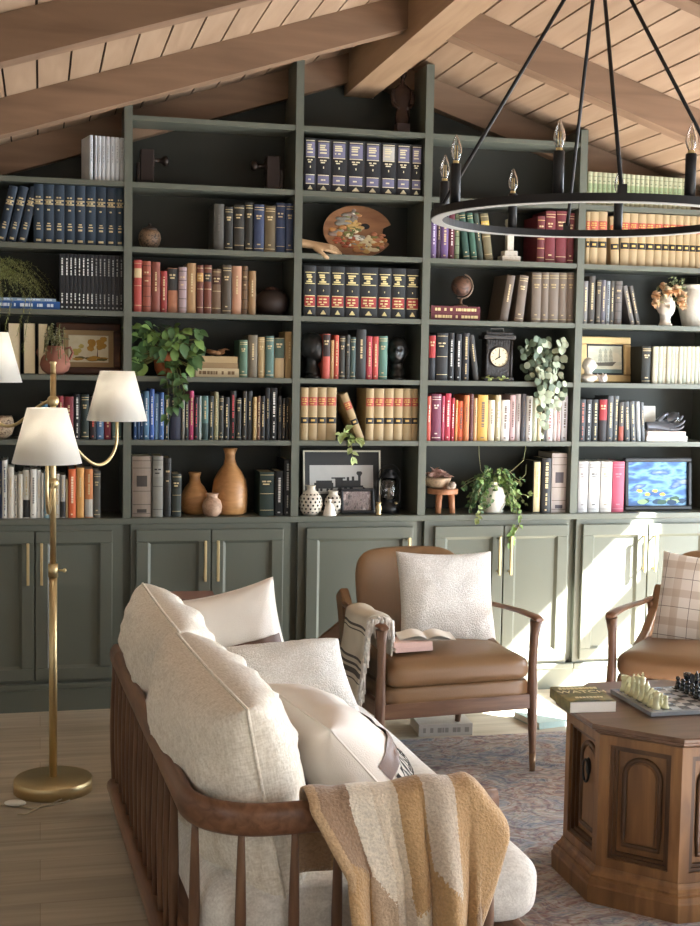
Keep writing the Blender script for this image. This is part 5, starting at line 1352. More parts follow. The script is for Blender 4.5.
# palette: outline with thumb hole and notch
t = shelf_thing('paint_palette', 'used wooden paint palette covered in dried colours', 'palette', 359, 250, 6.33, ZBB); t.rotation_euler = (math.radians(-10), 0, 0); t.scale = (1.06, 1, 1.08)
b = MB(); out = []
for i in range(40):
    a = 2*PI*i/40; x, z = .170*math.cos(a), .122*math.sin(a)
    if -.35 < a < .28 or a > 2*PI-.35: x *= .70+.25*abs(((a+PI) % (2*PI))-PI)
    out.append((x, z+.124))
b.prism(out, 0, .008, 'Y'); b.build('board', wood('palette_wood', '7a5238', '9a6e4c', 'X', scale=5, stretch=5), t)
b = MB(); b.add([(.035+.022*math.cos(2*PI*i/16), -.0006, .148+.014*math.sin(2*PI*i/16)) for i in range(16)], [tuple(range(16))], 0); q = b.build('thumb_hole', BLACK, t, recalc=False)
r = random.Random(6); cols = ['7c7c4a', 'c09a5c', 'd8c8a0', 'a8583c', '8a8478', 'e0d8c8', 'b8804c', '8a7468', '6a6a40', 'b87858']
b = MB()
zones = [(-.1, .12, 6), (-.04, .19, 4), (-.06, .11, 0), (-.02, .15, 1), (-.01, .085, 5), (.04, .075, 2), (-.05, .06, 3), (.0, .045, 6), (.06, .05, 2), (.09, .09, 9), (.03, .035, 1), (-.09, .075, 3), (-.02, .2, 7), (-.07, .165, 4), (-.02, .12, 8), (.1, .065, 6)]
for x, z, c in zones:
    for q in range(9):
        b.ell((x+r.uniform(-.03, .03), -.001, z+.004+r.uniform(-.02, .02)), (r.uniform(.008, .026), .004, r.uniform(.005, .012)), 8, 6, c if r.random() < .7 else r.randrange(10))
q = b.build('dried_paint', [hexmat(c, rough=.35, var=.2) for c in cols], t)
# hands
def hand_mb(b, M, s=1.0, curl=.5, spread=.10, palm_up=False):
    """fingers along +X, palm facing -Z, thumb on -Y side; origin at the wrist"""
    s0 = b.mark()
    b.tube([(-.05, 0, 0), (0, 0, 0), (.02, 0, 0), (.05, 0, 0), (.085, 0, -.002), (.095, 0, -.003)], [(.020, .024), (.018, .026), (.016, .032), (.014, .040), (.012, .040), (.008, .036)], 14, up=(0, 0, 1))
    for i, (y, L, a0) in enumerate(((-.033, .070, -.12), (-.011, .080, -.03), (.012, .075, .05), (.034, .058, .14))):
        p = Vector((.085, y, -.002)); ang = 0; P = [p-Vector((.02, 0, 0)), p]
        for k, f in enumerate((.45, .32, .23)):
            ang += curl*(.5, .8, .7)[k]
            d = Vector((math.cos(ang)*math.cos(a0*spread*8), math.cos(ang)*math.sin(a0*spread*8), -math.sin(ang)))
            p = p+d*L*f; P.append(p)
        b.tube(P, [.009, .0088, .0080, .0070, .005], 9)
    b.tube([(.02, -.022, -.004), (.045, -.045, -.012), (.068, -.058, -.022), (.088, -.060, -.030)], [.014, .012, .010, .006], 9)
    b.xform(M @ Matrix.Diagonal((s, s, s, 1)), s0)
t = shelf_thing('hand_sculpture', 'cream carved hand resting on the shelf left of the palette', 'sculpture', 313, 252, 6.26, ZBB)
b = MB(); hand_mb(b, Matrix.Translation((-.01, 0, .047)) @ RZm(-8) @ Matrix.Rotation(math.radians(8), 4, 'Y') @ Matrix.Rotation(math.radians(25), 4, 'X'), 1.08, .42)
b.build('hand', mat('carved_cream_wood', 'c9a882', rough=.6, var=.1, vscale=15), t, remesh=.003)
# black head bookends
for x, tn, lab in ((313.5, 70, 'black carved head bookend turned right, left of the short books'), (396.5, -20, 'black carved head bookend facing out, right of the short books')):
    t = shelf_thing('head_bookend', lab, 'bookend', x, 379, 6.30, ZD, 'black head bookends')
    b = MB(); b.lathe([(.045, 0), (.045, .012), (.036, .018), (.03, .05)], 20); head_mb(b, (0, 0, .145), .068, tn, True, .5 if tn > 0 else 0)
    b.build('head', mat('black_carved', '1b1a19', rough=.3, var=.2), t, remesh=.004)
# ivy sprig on the legal volumes' shelf
t = shelf_thing('ivy_sprig', 'small variegated ivy sprig hanging over the train picture shelf', 'plant', 350, 438, 6.225, ZE)
bl, bs = MB(), MB(); r = random.Random(14)
for P in ([(0, 0, .004), (-.03, -.01, .03), (-.06, -.02, .02)], [(0, 0, .004), (.03, -.012, .015), (.055, -.03, .0)], [(0, 0, .004), (0, -.03, .0), (.0, -.045, -.06), (.005, -.044, -.10)], [(0, 0, .004), (-.02, -.02, .04), (-.03, -.03, .055)]):
    vine(bl, bs, P, .042, .032, 7, r, 0)
bl.build('foliage', [GREENP], t, recalc=False); bs.build('stems', STEM, t)
# framed locomotive photograph
GREYP = mat('photo_grey', 'b4b2ae', rough=.5, var=.08, vscale=30); CHAR = mat('charcoal_ink', '2b2a2a', rough=.6, var=.1)
def train_art(t, a, c, z0, z1, y):
    w, h = c-a, z1-z0
    b = MB(); quad(b, a, c, z0, z1, y); b.build('photograph', GREYP, t, recalc=False)
    b = MB(); yy = y-.0008
    def X(f): return a+w*f
    def Z(f): return z0+h*f
    def q(x0, x1, za, zb_, mi=0): quad(b, X(x0), X(x1), Z(za), Z(zb_), yy, mi)
    q(.07, .37, .17, .38); q(.1, .35, .38, .46); q(.37, .42, .2, .24)                                    # tender
    q(.40, .52, .2, .52); q(.34, .56, .52, .57); q(.50, .80, .28, .46)                                    # cab and boiler
    q(.76, .80, .46, .62); b.add([(X(.73), yy, Z(.72)), (X(.765), yy, Z(.60)), (X(.80), yy, Z(.60)), (X(.83), yy, Z(.72)), (X(.81), yy, Z(.78)), (X(.75), yy, Z(.78))], [(0,1,2,3,4,5)])
    q(.58, .62, .46, .58); q(.66, .70, .46, .60); q(.5, .84, .2, .28); b.add([(X(.84), yy, Z(.24)), (X(.93), yy, Z(.08)), (X(.82), yy, Z(.08))], [(0,1,2)])
    for x, r_ in ((.12,.05),(.18,.05),(.28,.05),(.34,.05),(.47,.085),(.56,.085),(.65,.085),(.75,.05),(.81,.05)):
        b.add([(X(x)+h*r_*math.cos(2*PI*i/14), yy-.0003, Z(.13)+h*r_*math.sin(2*PI*i/14)) for i in range(14)], [tuple(range(14))])
    q(0, 1, .035, .055, 1)
    b.build('locomotive_print', [CHAR, hexmat('77756f')], t, recalc=False)
def pic2(*a, **k): return picture(*a, **k)
SILV = mat('champagne_frame', 'b9b3a2', rough=.35, metal=.7, var=.05); MNT = mat('dark_mount', '3a3a3a', rough=.8, var=.05)
X0, X1 = px_X(304, 480, 6.34), px_X(381.5, 480, 6.34); w = X1-X0; h = px_Z(340, 451.5, 6.34)-ZF
t = thing('framed_photograph', 'large framed black and white photograph of a steam locomotive', 'picture', ((X0+X1)/2, 6.34, ZF+.0035)); t.rotation_euler = (math.radians(-6), 0, 0); h /= math.cos(math.radians(6))
b = MB(); b.frame(-w/2, w/2, 0, h, .008, 0, .02); b.build('frame', SILV, t)
b = MB(); b.box(-w/2+.007, w/2-.007, .008, .018, .007, h-.007); b.build('mount', MNT, t)
train_art(t, -w/2+.034, w/2-.038, h*.30, h*.76, .007)
# lattice vase, bell, second lattice pot
def lattice(t, prof, rows, cols, dz0, dz1, rad):
    b = MB(); b.lathe(prof, 30); b.build('body', mat('ivory_ceramic', 'd8cfbf', rough=.45, var=.06), t)
    b = MB()
    def rad_at(z):
        for (r0, z0), (r1, z1) in zip(prof, prof[1:]):
            if z0 <= z <= z1: return r0+(r1-r0)*(z-z0)/max(1e-6, z1-z0)
        return .03
    for i in range(rows):
        z = dz0+(dz1-dz0)*i/(rows-1); R = rad_at(z)
        for k in range(cols):
            a = 2*PI*(k+.5*(i % 2))/cols; s0 = b.mark()
            b.add([(rad*math.cos(2*PI*q/8), 0, rad*1.15*math.sin(2*PI*q/8)) for q in range(8)], [tuple(range(8))])
            b.xform(Matrix.Rotation(a, 4, 'Z') @ Matrix.Translation((0, -R-.0006, z)), s0)
    q = b.build('pierced_holes', mat('hole_dark', '231d18', rough=.9), t, recalc=False)
t = shelf_thing('pierced_vase', 'white pierced ceramic vase with rows of dark holes', 'vase', 310.5, 514, 6.26, ZF)
lattice(t, [(.035, 0), (.052, .02), (.060, .05), (.056, .085), (.038, .112), (.020, .124), (.022, .142), (.026, .146), (.022, .146), (.016, .13), (.001, .12)], 6, 15, .018, .102, .0055)
t = shelf_thing('pierced_pot', 'small brownish pierced pot between the bell and the family photo', 'pot', 333, 510, 6.31, ZF)
lattice(t, [(.03, 0), (.042, .02), (.046, .05), (.038, .08), (.024, .095), (.022, .105), (.028, .115), (.024, .115), (.018, .1), (.001, .09)], 4, 11, .02, .08, .006)
t = shelf_thing('bell', 'small white ceramic bell beside the pierced vase', 'bell', 329.5, 515, 6.225, ZF)
b = MB(); b.lathe([(.036, 0), (.032, .008), (.024, .04), (.017, .056), (.008, .062), (.006, .07), (.008, .078), (.001, .082)], 24); b.build('body', PLASTER, t)
def family_art(t, a, c, z0, z1, y):
    b = MB(); quad(b, a, c, z0, z1, y); b.build('photograph', art_mat('family_snap', ((.3, '3a3836'), (.45, '8a7a74'), (.55, '6a5a58'), (.7, 'b0a098')), 45, (1.3, 1, .8), .4, 3), t, recalc=False)
picture('framed_photograph', 'small black framed group photo in front of the locomotive picture', 341.5, 375, 489.5, 515, 6.27, ZF, .013, BLACK, family_art, None, .003, lean=9)
t = shelf_thing('lantern', 'black oil lantern with a glass chimney right of the train picture', 'lantern', 388.5, 513, 6.31, ZF); t.scale = (1.15, 1.15, 1.08)
b = MB(); b.lathe([(.045, 0), (.047, .02), (.044, .035), (.03, .045), (.024, .06), (.028, .066)], 24); b.build('tank', BLACK, t)
b = MB(); b.lathe([(.026, .066), (.038, .09), (.039, .12), (.030, .15), (.026, .165)], 24, cap=False); b.build('chimney', GLASS, t, solid=.002)
b = MB(); b.lathe([(.014, .066), (.014, .085), (.006, .09), (.005, .115), (.001, .117)], 12); b.build('burner', mat('pewter_burner', 'a8a49a', rough=.35, metal=.7), t)
b = MB(); b.lathe([(.026, .165), (.034, .172), (.022, .185), (.022, .20), (.028, .203), (.001, .21)], 20); b.build('hood', BLACK, t)
b = MB()
for s in (-1, 1): b.tube([(s*.04, 0, .03), (s*.05, 0, .06), (s*.05, 0, .15), (s*.028, 0, .19)], .0045, 8)
b.tube([(.05*math.cos(PI*i/12), 0, .175+.055*math.sin(PI*i/12)) for i in range(13)], .0018, 6); b.build('side_tubes', BLACK, t)
b = MB(); b.ell((.022, -.042, .05), (.007, .006, .007), 10, 8); b.build('wick_knob', BRASS, t)
t = shelf_thing('brass_vase', 'tiny brass vase at the foot of the small photo frame', 'vase', 378.5, 515, 6.222, ZF)
b = MB(); b.lathe([(.012, 0), (.015, .006), (.010, .012), (.016, .03), (.015, .042), (.009, .052), (.015, .064), (.012, .064), (.007, .052), (.001, .045)], 18); b.build('body', BRASS, t)
# ---- fourth bay
t = shelf_thing('stone_tower', 'small pale carved stone tower on a stepped base behind the chandelier ring', 'sculpture', 509, 261, 6.27, ZBB)
b = MB(); b.box(-.05, .05, -.035, .035, 0, .028, bev=.003); b.box(-.036, .036, -.028, .028, .028, .055, bev=.003); b.box(-.018, .018, -.018, .018, .055, .20, bev=.003)
b.box(-.04, .04, -.016, .016, .155, .17, bev=.002); b.box(-.021, .021, -.02, .02, .185, .215, bev=.003); b.build('stone', STONE, t)
z = ZC+.0006
for k, lab in enumerate(('maroon gilt book at the bottom of the flat pair under the globe', 'maroon gilt book directly under the small globe')):
    X0, X1 = px_X(431, 318, YF), px_X(480, 318, YF)
    flat_book('book', lab, Matrix.Translation(((X0+X1)/2, YF, z)), X1-X0, .16, .035, '5e2229', 'cdb88c', 'flat maroon pair', 'd8c08a'); z += .0356
t = thing('globe', 'small dark brown desk globe on the flat maroon books', 'globe', (px_X(461, 300, 6.30), 6.30, z))
b = MB(); b.ell((0, 0, .105), (.052,)*3, 28, 20); b.build('sphere', art_mat('globe_map', ((.4, '3c2a22'), (.52, '6a4a38'), (.6, '4a342a')), 18, (1, 1, 1), .8, 5), t)
b = MB(); b.lathe([(.035, 0), (.035, .006), (.012, .012), (.007, .02), (.007, .042), (.001, .045)], 20); b.tube([(.062*math.sin(math.radians(a)), 0, .105-.062*math.cos(math.radians(a))) for a in range(-20, 166, 8)], .004, 8); b.build('stand', mat('worn_bronze', '8a7464', rough=.35, metal=.7), t)
# mantel clock
t = shelf_thing('mantel_clock', 'black carved mantel clock with a round cream dial', 'clock', 496, 379, 6.28, ZD)
t.scale = (1.2, 1.1, 1.18)
CLK = mat('black_carved_wood', '2a2624', rough=.5, var=.25, vscale=60, bump=.5, bscale=90)
b = MB(); b.box(-.068, .068, -.04, .04, 0, .018, bev=.004); b.box(-.058, .058, -.034, .034, .018, .182, bev=.005); b.box(-.072, .072, -.044, .044, .182, .2, bev=.004); b.box(-.06, .06, -.036, .036, .2, .212, bev=.003)
for i in range(9): b.box(-.05+i*.0115, -.044+i*.0115, -.037, -.034, .155, .178)
for s in (-1, 1): b.tube([(s*.055, -.034, .02), (s*.055, -.034, .18)], .006, 8)
b.build('case', CLK, t)
b = MB(); b.tube([(-.03, 0, .212), (-.028, 0, .228), (.028, 0, .228), (.03, 0, .212)], .003, 8); b.build('carry_handle', mat('pewter', '8a8680', rough=.3, metal=.8), t)
b = MB(); b.lathe([(.046, 0), (.046, .006), (.041, .008), (.041, .004)], 32, cap=False); b.xform(Matrix.Translation((0, -.034, .105)) @ Matrix.Rotation(PI/2, 4, 'X')); b.build('bezel', DARKBR, t)
b = MB(); b.lathe([(.042, 0), (.042, .003), (.001, .003)], 32, smooth=False); b.xform(Matrix.Translation((0, -.034, .105)) @ Matrix.Rotation(PI/2, 4, 'X')); dl = b.build('dial', mat('cream_dial', 'd6caa8', rough=.5, var=.05), t)
b = MB()
for hgt in range(12):
    a = 2*PI*hgt/12; s0 = b.mark(); b.box(-.0011, .0011, -.0006, 0, .029, .037); b.xform(Matrix.Translation((0, -.0372, .105)) @ Matrix.Rotation(a, 4, 'Y'), s0)
b.build('hour_marks', BLACK, dl)
b = MB()
for a, l, w in ((math.radians(238), .022, .0022), (math.radians(0), .032, .0016)):
    s0 = b.mark(); b.box(-w, w, -.001, 0, -.006, l); b.xform(Matrix.Translation((0, -.0382, .105)) @ Matrix.Rotation(a, 4, 'Y'), s0)
b.build('hands', BLACK, dl)
t = shelf_thing('ivy_sprig', 'pale curling ivy strand lying at the foot of the mantel clock', 'plant', 495, 384, 6.218, ZD)
bl, bs = MB(), MB(); r = random.Random(31)
vine(bl, bs, [(-.07, 0, .012), (-.04, -.01, .02), (-.01, 0, .012), (.03, -.01, .018), (.07, 0, .012)], .024, .018, 11, r)
bl.build('foliage', [GREENP], t, recalc=False); bs.build('stems', STEM, t)
# silver-dollar trailing plant
t = shelf_thing('trailing_plant', 'trailing plant with round silvery leaves hanging over the pale books', 'plant', 540, 378, 6.33, ZD)
b = MB(); b.lathe([(.045, 0), (.058, .05), (.064, .11), (.058, .11), (.05, .09), (.001, .085)], 20); b.build('pot', mat('grey_pot', '6a6258', rough=.8), t)
def round_leaf(b, c, n, r_, mi=0):
    n = Vector(n).normalized(); u = n.cross(Vector((0, 0, 1))); u = u.normalized() if u.length > 1e-4 else Vector((1, 0, 0)); v = n.cross(u)
    c = Vector(c); N = 12
    b.add([c+n*r_*.18]+[c+u*(r_*math.cos(2*PI*i/N))+v*(r_*1.08*math.sin(2*PI*i/N)) for i in range(N)], [(0, i+1, (i+1) % N+1) for i in range(N)], mi, True)
bl, bs = MB(), MB(); r = random.Random(8)
for i in range(110):
    a = r.uniform(0, 2*PI); R = r.uniform(.02, .125); x = R*math.cos(a)-.008; z = .11+r.uniform(-.09, .11)
    p = (x, -.03-r.uniform(0, .07), z); bs.tube([(x*.3, 0, .1), p], .001, 4); round_leaf(bl, p, (r.uniform(-.6, .6), -1, r.uniform(-.2, .8)), r.uniform(.013, .021), 1 if (i % 4 and x < .035) else 0)
for x0, ln, n in ((-.06, .16, 9), (-.035, .20, 12), (-.01, .14, 9), (.02, .12, 9), (.045, .09, 8), (-.045, .27, 11), (.07, .06, 6), (.0, .10, 6)):
    P = [Vector((x0*.5, -.03, .10)), Vector((x0, -.128, .04)), Vector((x0, -.145, -.03)), Vector((x0+.006, -.148, -.03-ln*.5)), Vector((x0+.01, -.148, -.03-ln))]
    bs.tube(P, .0012, 4)
    for i in range(n):
        k = (i+.5)/n*4; a = min(3, int(k)); p = P[a].lerp(P[a+1], k-a)+Vector((r.uniform(-.022, .022), r.uniform(-.015, .0), 0)); round_leaf(bl, p, (r.uniform(-.5, .5), -1, r.uniform(-.1, .6)), r.uniform(.014, .021), r.choice((0, 0, 1)))
bl.build('foliage', [SILVERL, mat('grey_green_leaf', '55634e', rough=.5, var=.3, vscale=35)], t, recalc=False); bs.build('stems', STEM, t)
# stool with a bowl of dried flowers
SW = wood('stool_wood', '8a5a3c', 'a87452', 'Z', scale=6, stretch=6, rough=.55)
t = shelf_thing('wooden_stool', 'tiny wooden riser stool holding a bowl left of the ivy', 'stool', 442, 513, 6.30, ZF)
b = MB(); b.lathe([(.078, .098), (.080, .104), (.080, .122), (.077, .125), (.001, .125)], 26); b.build('seat', SW, t)
for a in (-.62, .62, PI):
    b = MB(); x, y = .055*math.sin(a), -.055*math.cos(a); b.tube([(x*1.2, y*1.2, .001), (x, y, .1)], [.0155, .018], 10); b.build('leg', SW, t)
sz = ZF+.127
t = thing('bowl', 'rustic clay bowl standing on the tiny wooden stool', 'bowl', (px_X(437, 480, 6.30), 6.30, sz))
b = MB(); b.lathe([(.03, 0), (.055, .012), (.072, .045), (.074, .056), (.068, .056), (.06, .04), (.001, .03)], 26); b.build('body', art_mat('rustic_clay', ((.3, '6a5846'), (.55, 'a68c70'), (.7, '7a6652')), 26), t)
b = MB(); r = random.Random(12)
for i in range(60):
    a = r.uniform(0, 2*PI); R = r.uniform(0, .055); leaf(b, (R*math.cos(a), R*math.sin(a), .052+.03*(1-R/.06)*r.random()+.004), (r.uniform(-1, 1), r.uniform(-1, 1), r.uniform(.1, 1)), (0, 0, 1), .042, .032)
o = b.build('dried_petals', mat('dusty_rose', 'c09a8c', rough=.8, var=.35, vscale=60), recalc=False); o.location = t.location; tag(o, 'heap of dusty pink dried petals in the clay bowl', 'dried flowers', kind='stuff')
t = thing('sea_shell', 'grey-pink spiral shell on the stool beside the clay bowl', 'shell', (px_X(452, 488, 6.235), 6.235, sz-.0005))
b = MB(); b.ell((0, 0, .020), (.022, .018, .020), 16, 12, 0, lambda d: 1+.08*math.sin(8*math.atan2(d.z, d.x))); b.ell((-.016, 0, .012), (.013, .011, .012), 12, 8); b.build('shell', art_mat('shell_skin', ((.35, '7a6a5c'), (.6, 'b4a294')), 30), t)
# ivy in a white pot
t = shelf_thing('potted_ivy', 'variegated ivy spilling from a white ribbed pot on the ledge', 'plant', 492, 514, 6.31, ZF)
b = MB(); b.lathe([(.055, 0), (.06, .006), (.052, .012), (.075, .05), (.078, .085), (.064, .125), (.05, .145), (.054, .158), (.058, .162), (.05, .162), (.044, .14), (.001, .13)], 30); b.build('pot', mat('cream_glazed_pot', 'd6cfc0', rough=.4, var=.15, vscale=12), t)
bl, bs = MB(), MB(); r = random.Random(17)
for i in range(92):
    a = r.uniform(PI*.9, PI*2.1); R = r.uniform(.06, .15); dz = r.uniform(-.13, .05)
    side = math.cos(a)
    if abs(side) < .45 and i % 4: side = .7*(1 if side > 0 else -1)
    P = [(0, 0, .15), (R*.5*side, R*.4*math.sin(a), .185+max(0, dz)), (R*side, max(-.085, R*.6*math.sin(a)), .15+dz*.5), (R*1.15*side+r.uniform(-.02, .02), max(-.088, R*.6*math.sin(a)-.01), .13+dz)]
    vine(bl, bs, P, .026, .022, 9, r, r.choice((0, 0, 1, 2)) if side > -.2 else r.choice((0, 0, 0, 1)))
for P in ([(-.04, -.05, .10), (-.10, -.08, .04), (-.12, -.125, -.005), (-.12, -.135, -.03)], [(.03, -.05, .14), (.10, -.08, .06), (.115, -.12, .0), (.10, -.135, -.06), (.075, -.137, -.10), (.06, -.137, -.15)],
          [(.05, -.03, .14), (.13, -.05, .10), (.18, -.06, .085), (.19, -.06, .11)], [(.08, -.13, -.05), (.06, -.137, -.10), (.05, -.137, -.15)]):
    vine(bl, bs, P, .028, .024, 11, r, r.choice((1, 2)))
for P in ([(-.03, 0, .17), (-.075, -.02, .22), (-.09, -.03, .30), (-.092, -.03, .345)], [(.03, 0, .17), (.10, -.02, .22), (.155, -.03, .27), (.165, -.03, .345)], [(.06, 0, .15), (.13, -.03, .16), (.165, -.04, .20), (.168, -.04, .25)]):
    bs.tube(P, .0016, 5)
bl.build('foliage', [GREENL, GREENM, GREENP], t, recalc=False); bs.build('stems', mat('pale_stem', '9a9a70', rough=.7), t)
# ---- rightmost bay
t = shelf_thing('head_planter', 'white head-shaped planter below a bunch of peach flowers', 'planter', 665.5, 322, 6.27, ZC)
b = MB(); b.lathe([(.036, .002), (.036, .010), (.022, .020), (.024, .05)], 20); head_mb(b, (0, 0, .100), .060, -8, True)
b.build('head', PLASTER, t, remesh=.002)
t2 = thing('flower_bunch', 'peach and cream silk flowers standing in the white head planter', 'flowers', (px_X(665.5, 300, 6.27), 6.27, ZC+.158))
bp_, bl, bs = MB(), MB(), MB(); r = random.Random(19)
for x, y, z, s in ((-.07, -.02, .0, 1), (-.075, -.03, -.04, .9), (-.02, -.05, .02, 1.1), (.03, -.05, .03, 1.1), (.075, -.03, .0, 1.1), (.06, -.05, -.03, .9), (-.035, -.03, .05, .8), (.09, -.02, -.05, .8)):
    bs.tube([(0, 0, -.02), (x*.5, y*.5, .01), (x, y, z)], .0015, 5)
    for i in range(14):
        a = 2*PI*i/7; el = .3 if i < 7 else 1.0
        leaf(bp_, (x, y, z), (math.cos(a)*math.cos(el), -.55-.3*math.sin(el), math.sin(a)*math.cos(el)+.1), (0, 0, 1), .036*s, .031*s, 0 if r.random() < .7 else 1, .3)
for i in range(60): 
    x, z = r.uniform(-.01, .10), r.uniform(.04, .095); leaf(bl, (x, r.uniform(-.04, .02), z), (r.uniform(-1, 1), -.5, r.uniform(-1, 1)), (0, 0, 1), .016, .012)
    if i % 6 == 0: bs.tube([(0, 0, -.01), (x*.6, 0, z*.6), (x, 0, z)], .001, 4)
for i in range(20): leaf(bl, (r.uniform(-.08, .08), r.uniform(-.05, 0), r.uniform(-.06, .05)), (r.uniform(-1, 1), -.4, r.uniform(-1, .6)), (0, 0, 1), .04, .018)
bp_.build('petals', [mat('peach_petal', 'd8b088', rough=.8, var=.2, vscale=60), mat('cream_petal', 'e0cfae', rough=.8, var=.2)], t2, recalc=False); bl.build('leaves', mat('sage_leaf', '8a9068', rough=.8, var=.3), t2, recalc=False); bs.build('stems', STEM, t2)
t = shelf_thing('stone_vase', 'big speckled pale stoneware vase right of the head planter', 'vase', 693.5, 323, 6.33, ZC)
b = MB(); b.lathe([(.055, 0), (.062, .01), (.078, .08), (.084, .14), (.076, .18), (.066, .20), (.068, .212), (.078, .222), (.074, .226), (.06, .21), (.001, .2)], 32); b.build('body', STONE, t)
def ship_art(t, a, c, z0, z1, y):
    w, h = c-a, z1-z0; b = MB(); quad(b, a, c, z0, z1, y)
    b.build('canvas', art_mat('pale_sea', ((.3, 'c0bca4'), (.5, 'd8d2ba'), (.7, 'a8b0a4')), 9, (.6, 1, 2.2), .6), t, recalc=False)
    b = MB(); yy = y-.0008
    def q(x0, x1, za, zb_, mi=0): quad(b, a+w*x0, a+w*x1, z0+h*za, z0+h*zb_, yy, mi)
    b.add([(a+w*.22, yy, z0+h*.38), (a+w*.3, yy, z0+h*.26), (a+w*.72, yy, z0+h*.26), (a+w*.84, yy, z0+h*.42)], [(0, 1, 2, 3)], 0)
    for x in (.36, .52, .67):
        q(x-.006, x+.006, .3, .9)
        for k in range(3): b.add([(a+w*(x-.07+.01*k), yy-.0003, z0+h*(.42+.15*k)), (a+w*(x+.07-.01*k), yy-.0003, z0+h*(.42+.15*k)), (a+w*(x+.055-.01*k), yy-.0003, z0+h*(.55+.15*k)), (a+w*(x-.055+.01*k), yy-.0003, z0+h*(.55+.15*k))], [(0, 1, 2, 3)], 1)
    q(0, 1, 0, .14, 2)
    b.build('ship', [hexmat('5a5448'), hexmat('a8a692'), hexmat('6f827c', var=.3)], t, recalc=False)
picture('framed_painting', 'gilt framed painting of a sailing ship in the right bay', 581, 632, 337, 383, 6.37, ZD, .040, GOLD, ship_art, BLACK, .010, lean=5)
t = shelf_thing('small_bust', 'small pale bust in front of the ship painting\'s left corner', 'bust', 588, 383, 6.25, ZD)
b = MB(); b.lathe([(.028, 0), (.030, .006), (.048, .022), (.044, .036), (.020, .046), (.018, .06)], 18); head_mb(b, (0, 0, .090), .036, 60, True, 0); b.build('bust', STONE, t, remesh=.0018)
t = shelf_thing('crystal_rock', 'rough white crystal cluster in front of the ship painting', 'crystal', 603, 383, 6.245, ZD)
b = MB(); r = random.Random(23)
for k in range(12):
    s0 = b.mark(); hgt = r.uniform(.025, .055); b.lathe([(.008, 0), (.009, hgt*.75), (.001, hgt)], 6, smooth=False)
    b.xform(Matrix.Translation((r.uniform(-.022, .022), r.uniform(-.015, .015), .004)) @ Matrix.Rotation(r.uniform(-.5, .5), 4, 'Y') @ Matrix.Rotation(r.uniform(-.4, .4), 4, 'X'), s0)
b.build('cluster', mat('milky_quartz', 'd8cfc8', rough=.3, var=.15), t)
# hand with crystal ball on two pale books, tile for a patch of light behind
z = ZE+.0006
for k, (x0, x1, h, c, lab) in enumerate(((645, 687.5, .028, 'e4e2dc', 'white book at the bottom of the pair under the crystal ball'), (646, 685.5, .024, 'dcc8c0', 'pale pink book directly under the hand with the crystal ball'))):
    X0, X1 = px_X(x0+1, 438, YF), px_X(x1, 438, YF); flat_book('book', lab, Matrix.Translation(((X0+X1)/2+.002, YF, z)), X1-X0-.004, .15, h, c, 'ece8e0', 'flat pair under the crystal ball'); z += h+.0006
hx = px_X(660, 428, 6.29)
t = thing('hand_sculpture', 'dark metal hand lying palm up on the pale books', 'sculpture', (hx, 6.29, z))
b = MB(); hand_mb(b, Matrix.Translation((-.03, 0, .024)) @ Matrix.Rotation(PI+.6, 4, 'X') @ Matrix.Rotation(math.radians(2), 4, 'Y'), 1.08, .6, .3)
zmin = min(v.z for v in b.v); b.xform(Matrix.Translation((0, 0, .001-zmin)))
b.build('hand', mat('blue_grey_metal', '74777f', rough=.35, metal=.4, var=.2), t, remesh=.003)
t = thing('crystal_ball', 'clear crystal ball resting in the dark metal hand', 'crystal ball', (px_X(674, 418, 6.285), 6.285, z+.031))
b = MB(); b.ell((0, 0, .036), (.036,)*3, 32, 24); b.build('ball', GLASS, t)
t = shelf_thing('light_patch_tile', 'white tile standing in for a patch of light behind the metal hand', 'tile', 649, 440, 6.36, ZE)  # tile added in place of a bright patch of light
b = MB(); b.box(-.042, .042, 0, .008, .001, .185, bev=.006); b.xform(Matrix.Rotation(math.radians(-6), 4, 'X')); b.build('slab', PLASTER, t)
def blue_art(t, a, c, z0, z1, y):
    w, h = c-a, z1-z0; b = MB(); quad(b, a, c, z0, z1, y)
    b.build('canvas', art_mat('blue_abstract', ((.25, '1a3260'), (.4, '2f5a90'), (.5, '6a98b8'), (.58, '274c84'), (.75, 'a8b8b4')), 9, (.7, 1, 1.9), .15, 3), t, recalc=False)
    r = random.Random(3); b = MB()
    for q in range(9): blob(b, a+w*r.uniform(.08, .92), z0+h*r.uniform(.04, .16), w*.09, h*.06, y-.0005-q*.0001, q % 3, r, 10)
    for q in range(4): blob(b, a+w*(.2+.13*q), z0+h*(.34-.08*(q % 2)), w*.05, h*.04, y-.0005-q*.0001, 3, r, 10)
    b.build('paint_dabs', [hexmat('3a5a4a'), hexmat('8fae7a'), hexmat('26415e'), hexmat('e0b04a')], t, recalc=False)
picture('framed_painting', 'black framed blue abstract painting on the right-hand ledge', 626, 693, 458.5, 513, 6.28, ZF, .022, BLACK, blue_art, None, .002, lean=4, depth=.03)

# ------------------------------------------------------------------ floor things
M = Matrix.Translation((1.79, 5.46, 0)) @ RZm(-4)
flat_book('book', 'grey-white thick book lying on the floor under the left armchair', M @ Matrix.Translation((0, 0, .001)), .25, .20, .055, 'b4b0aa', 'd8d4cc', None, '8a8682')
p = Z_ = pt(553, 722, 5.55)
flat_book('book', 'pale teal book lying on the floor beside the drum table', Matrix.Translation((2.33, 5.5, .001)) @ RZm(12), .16, .22, .03, '9fb4b0', 'd8d0c4')
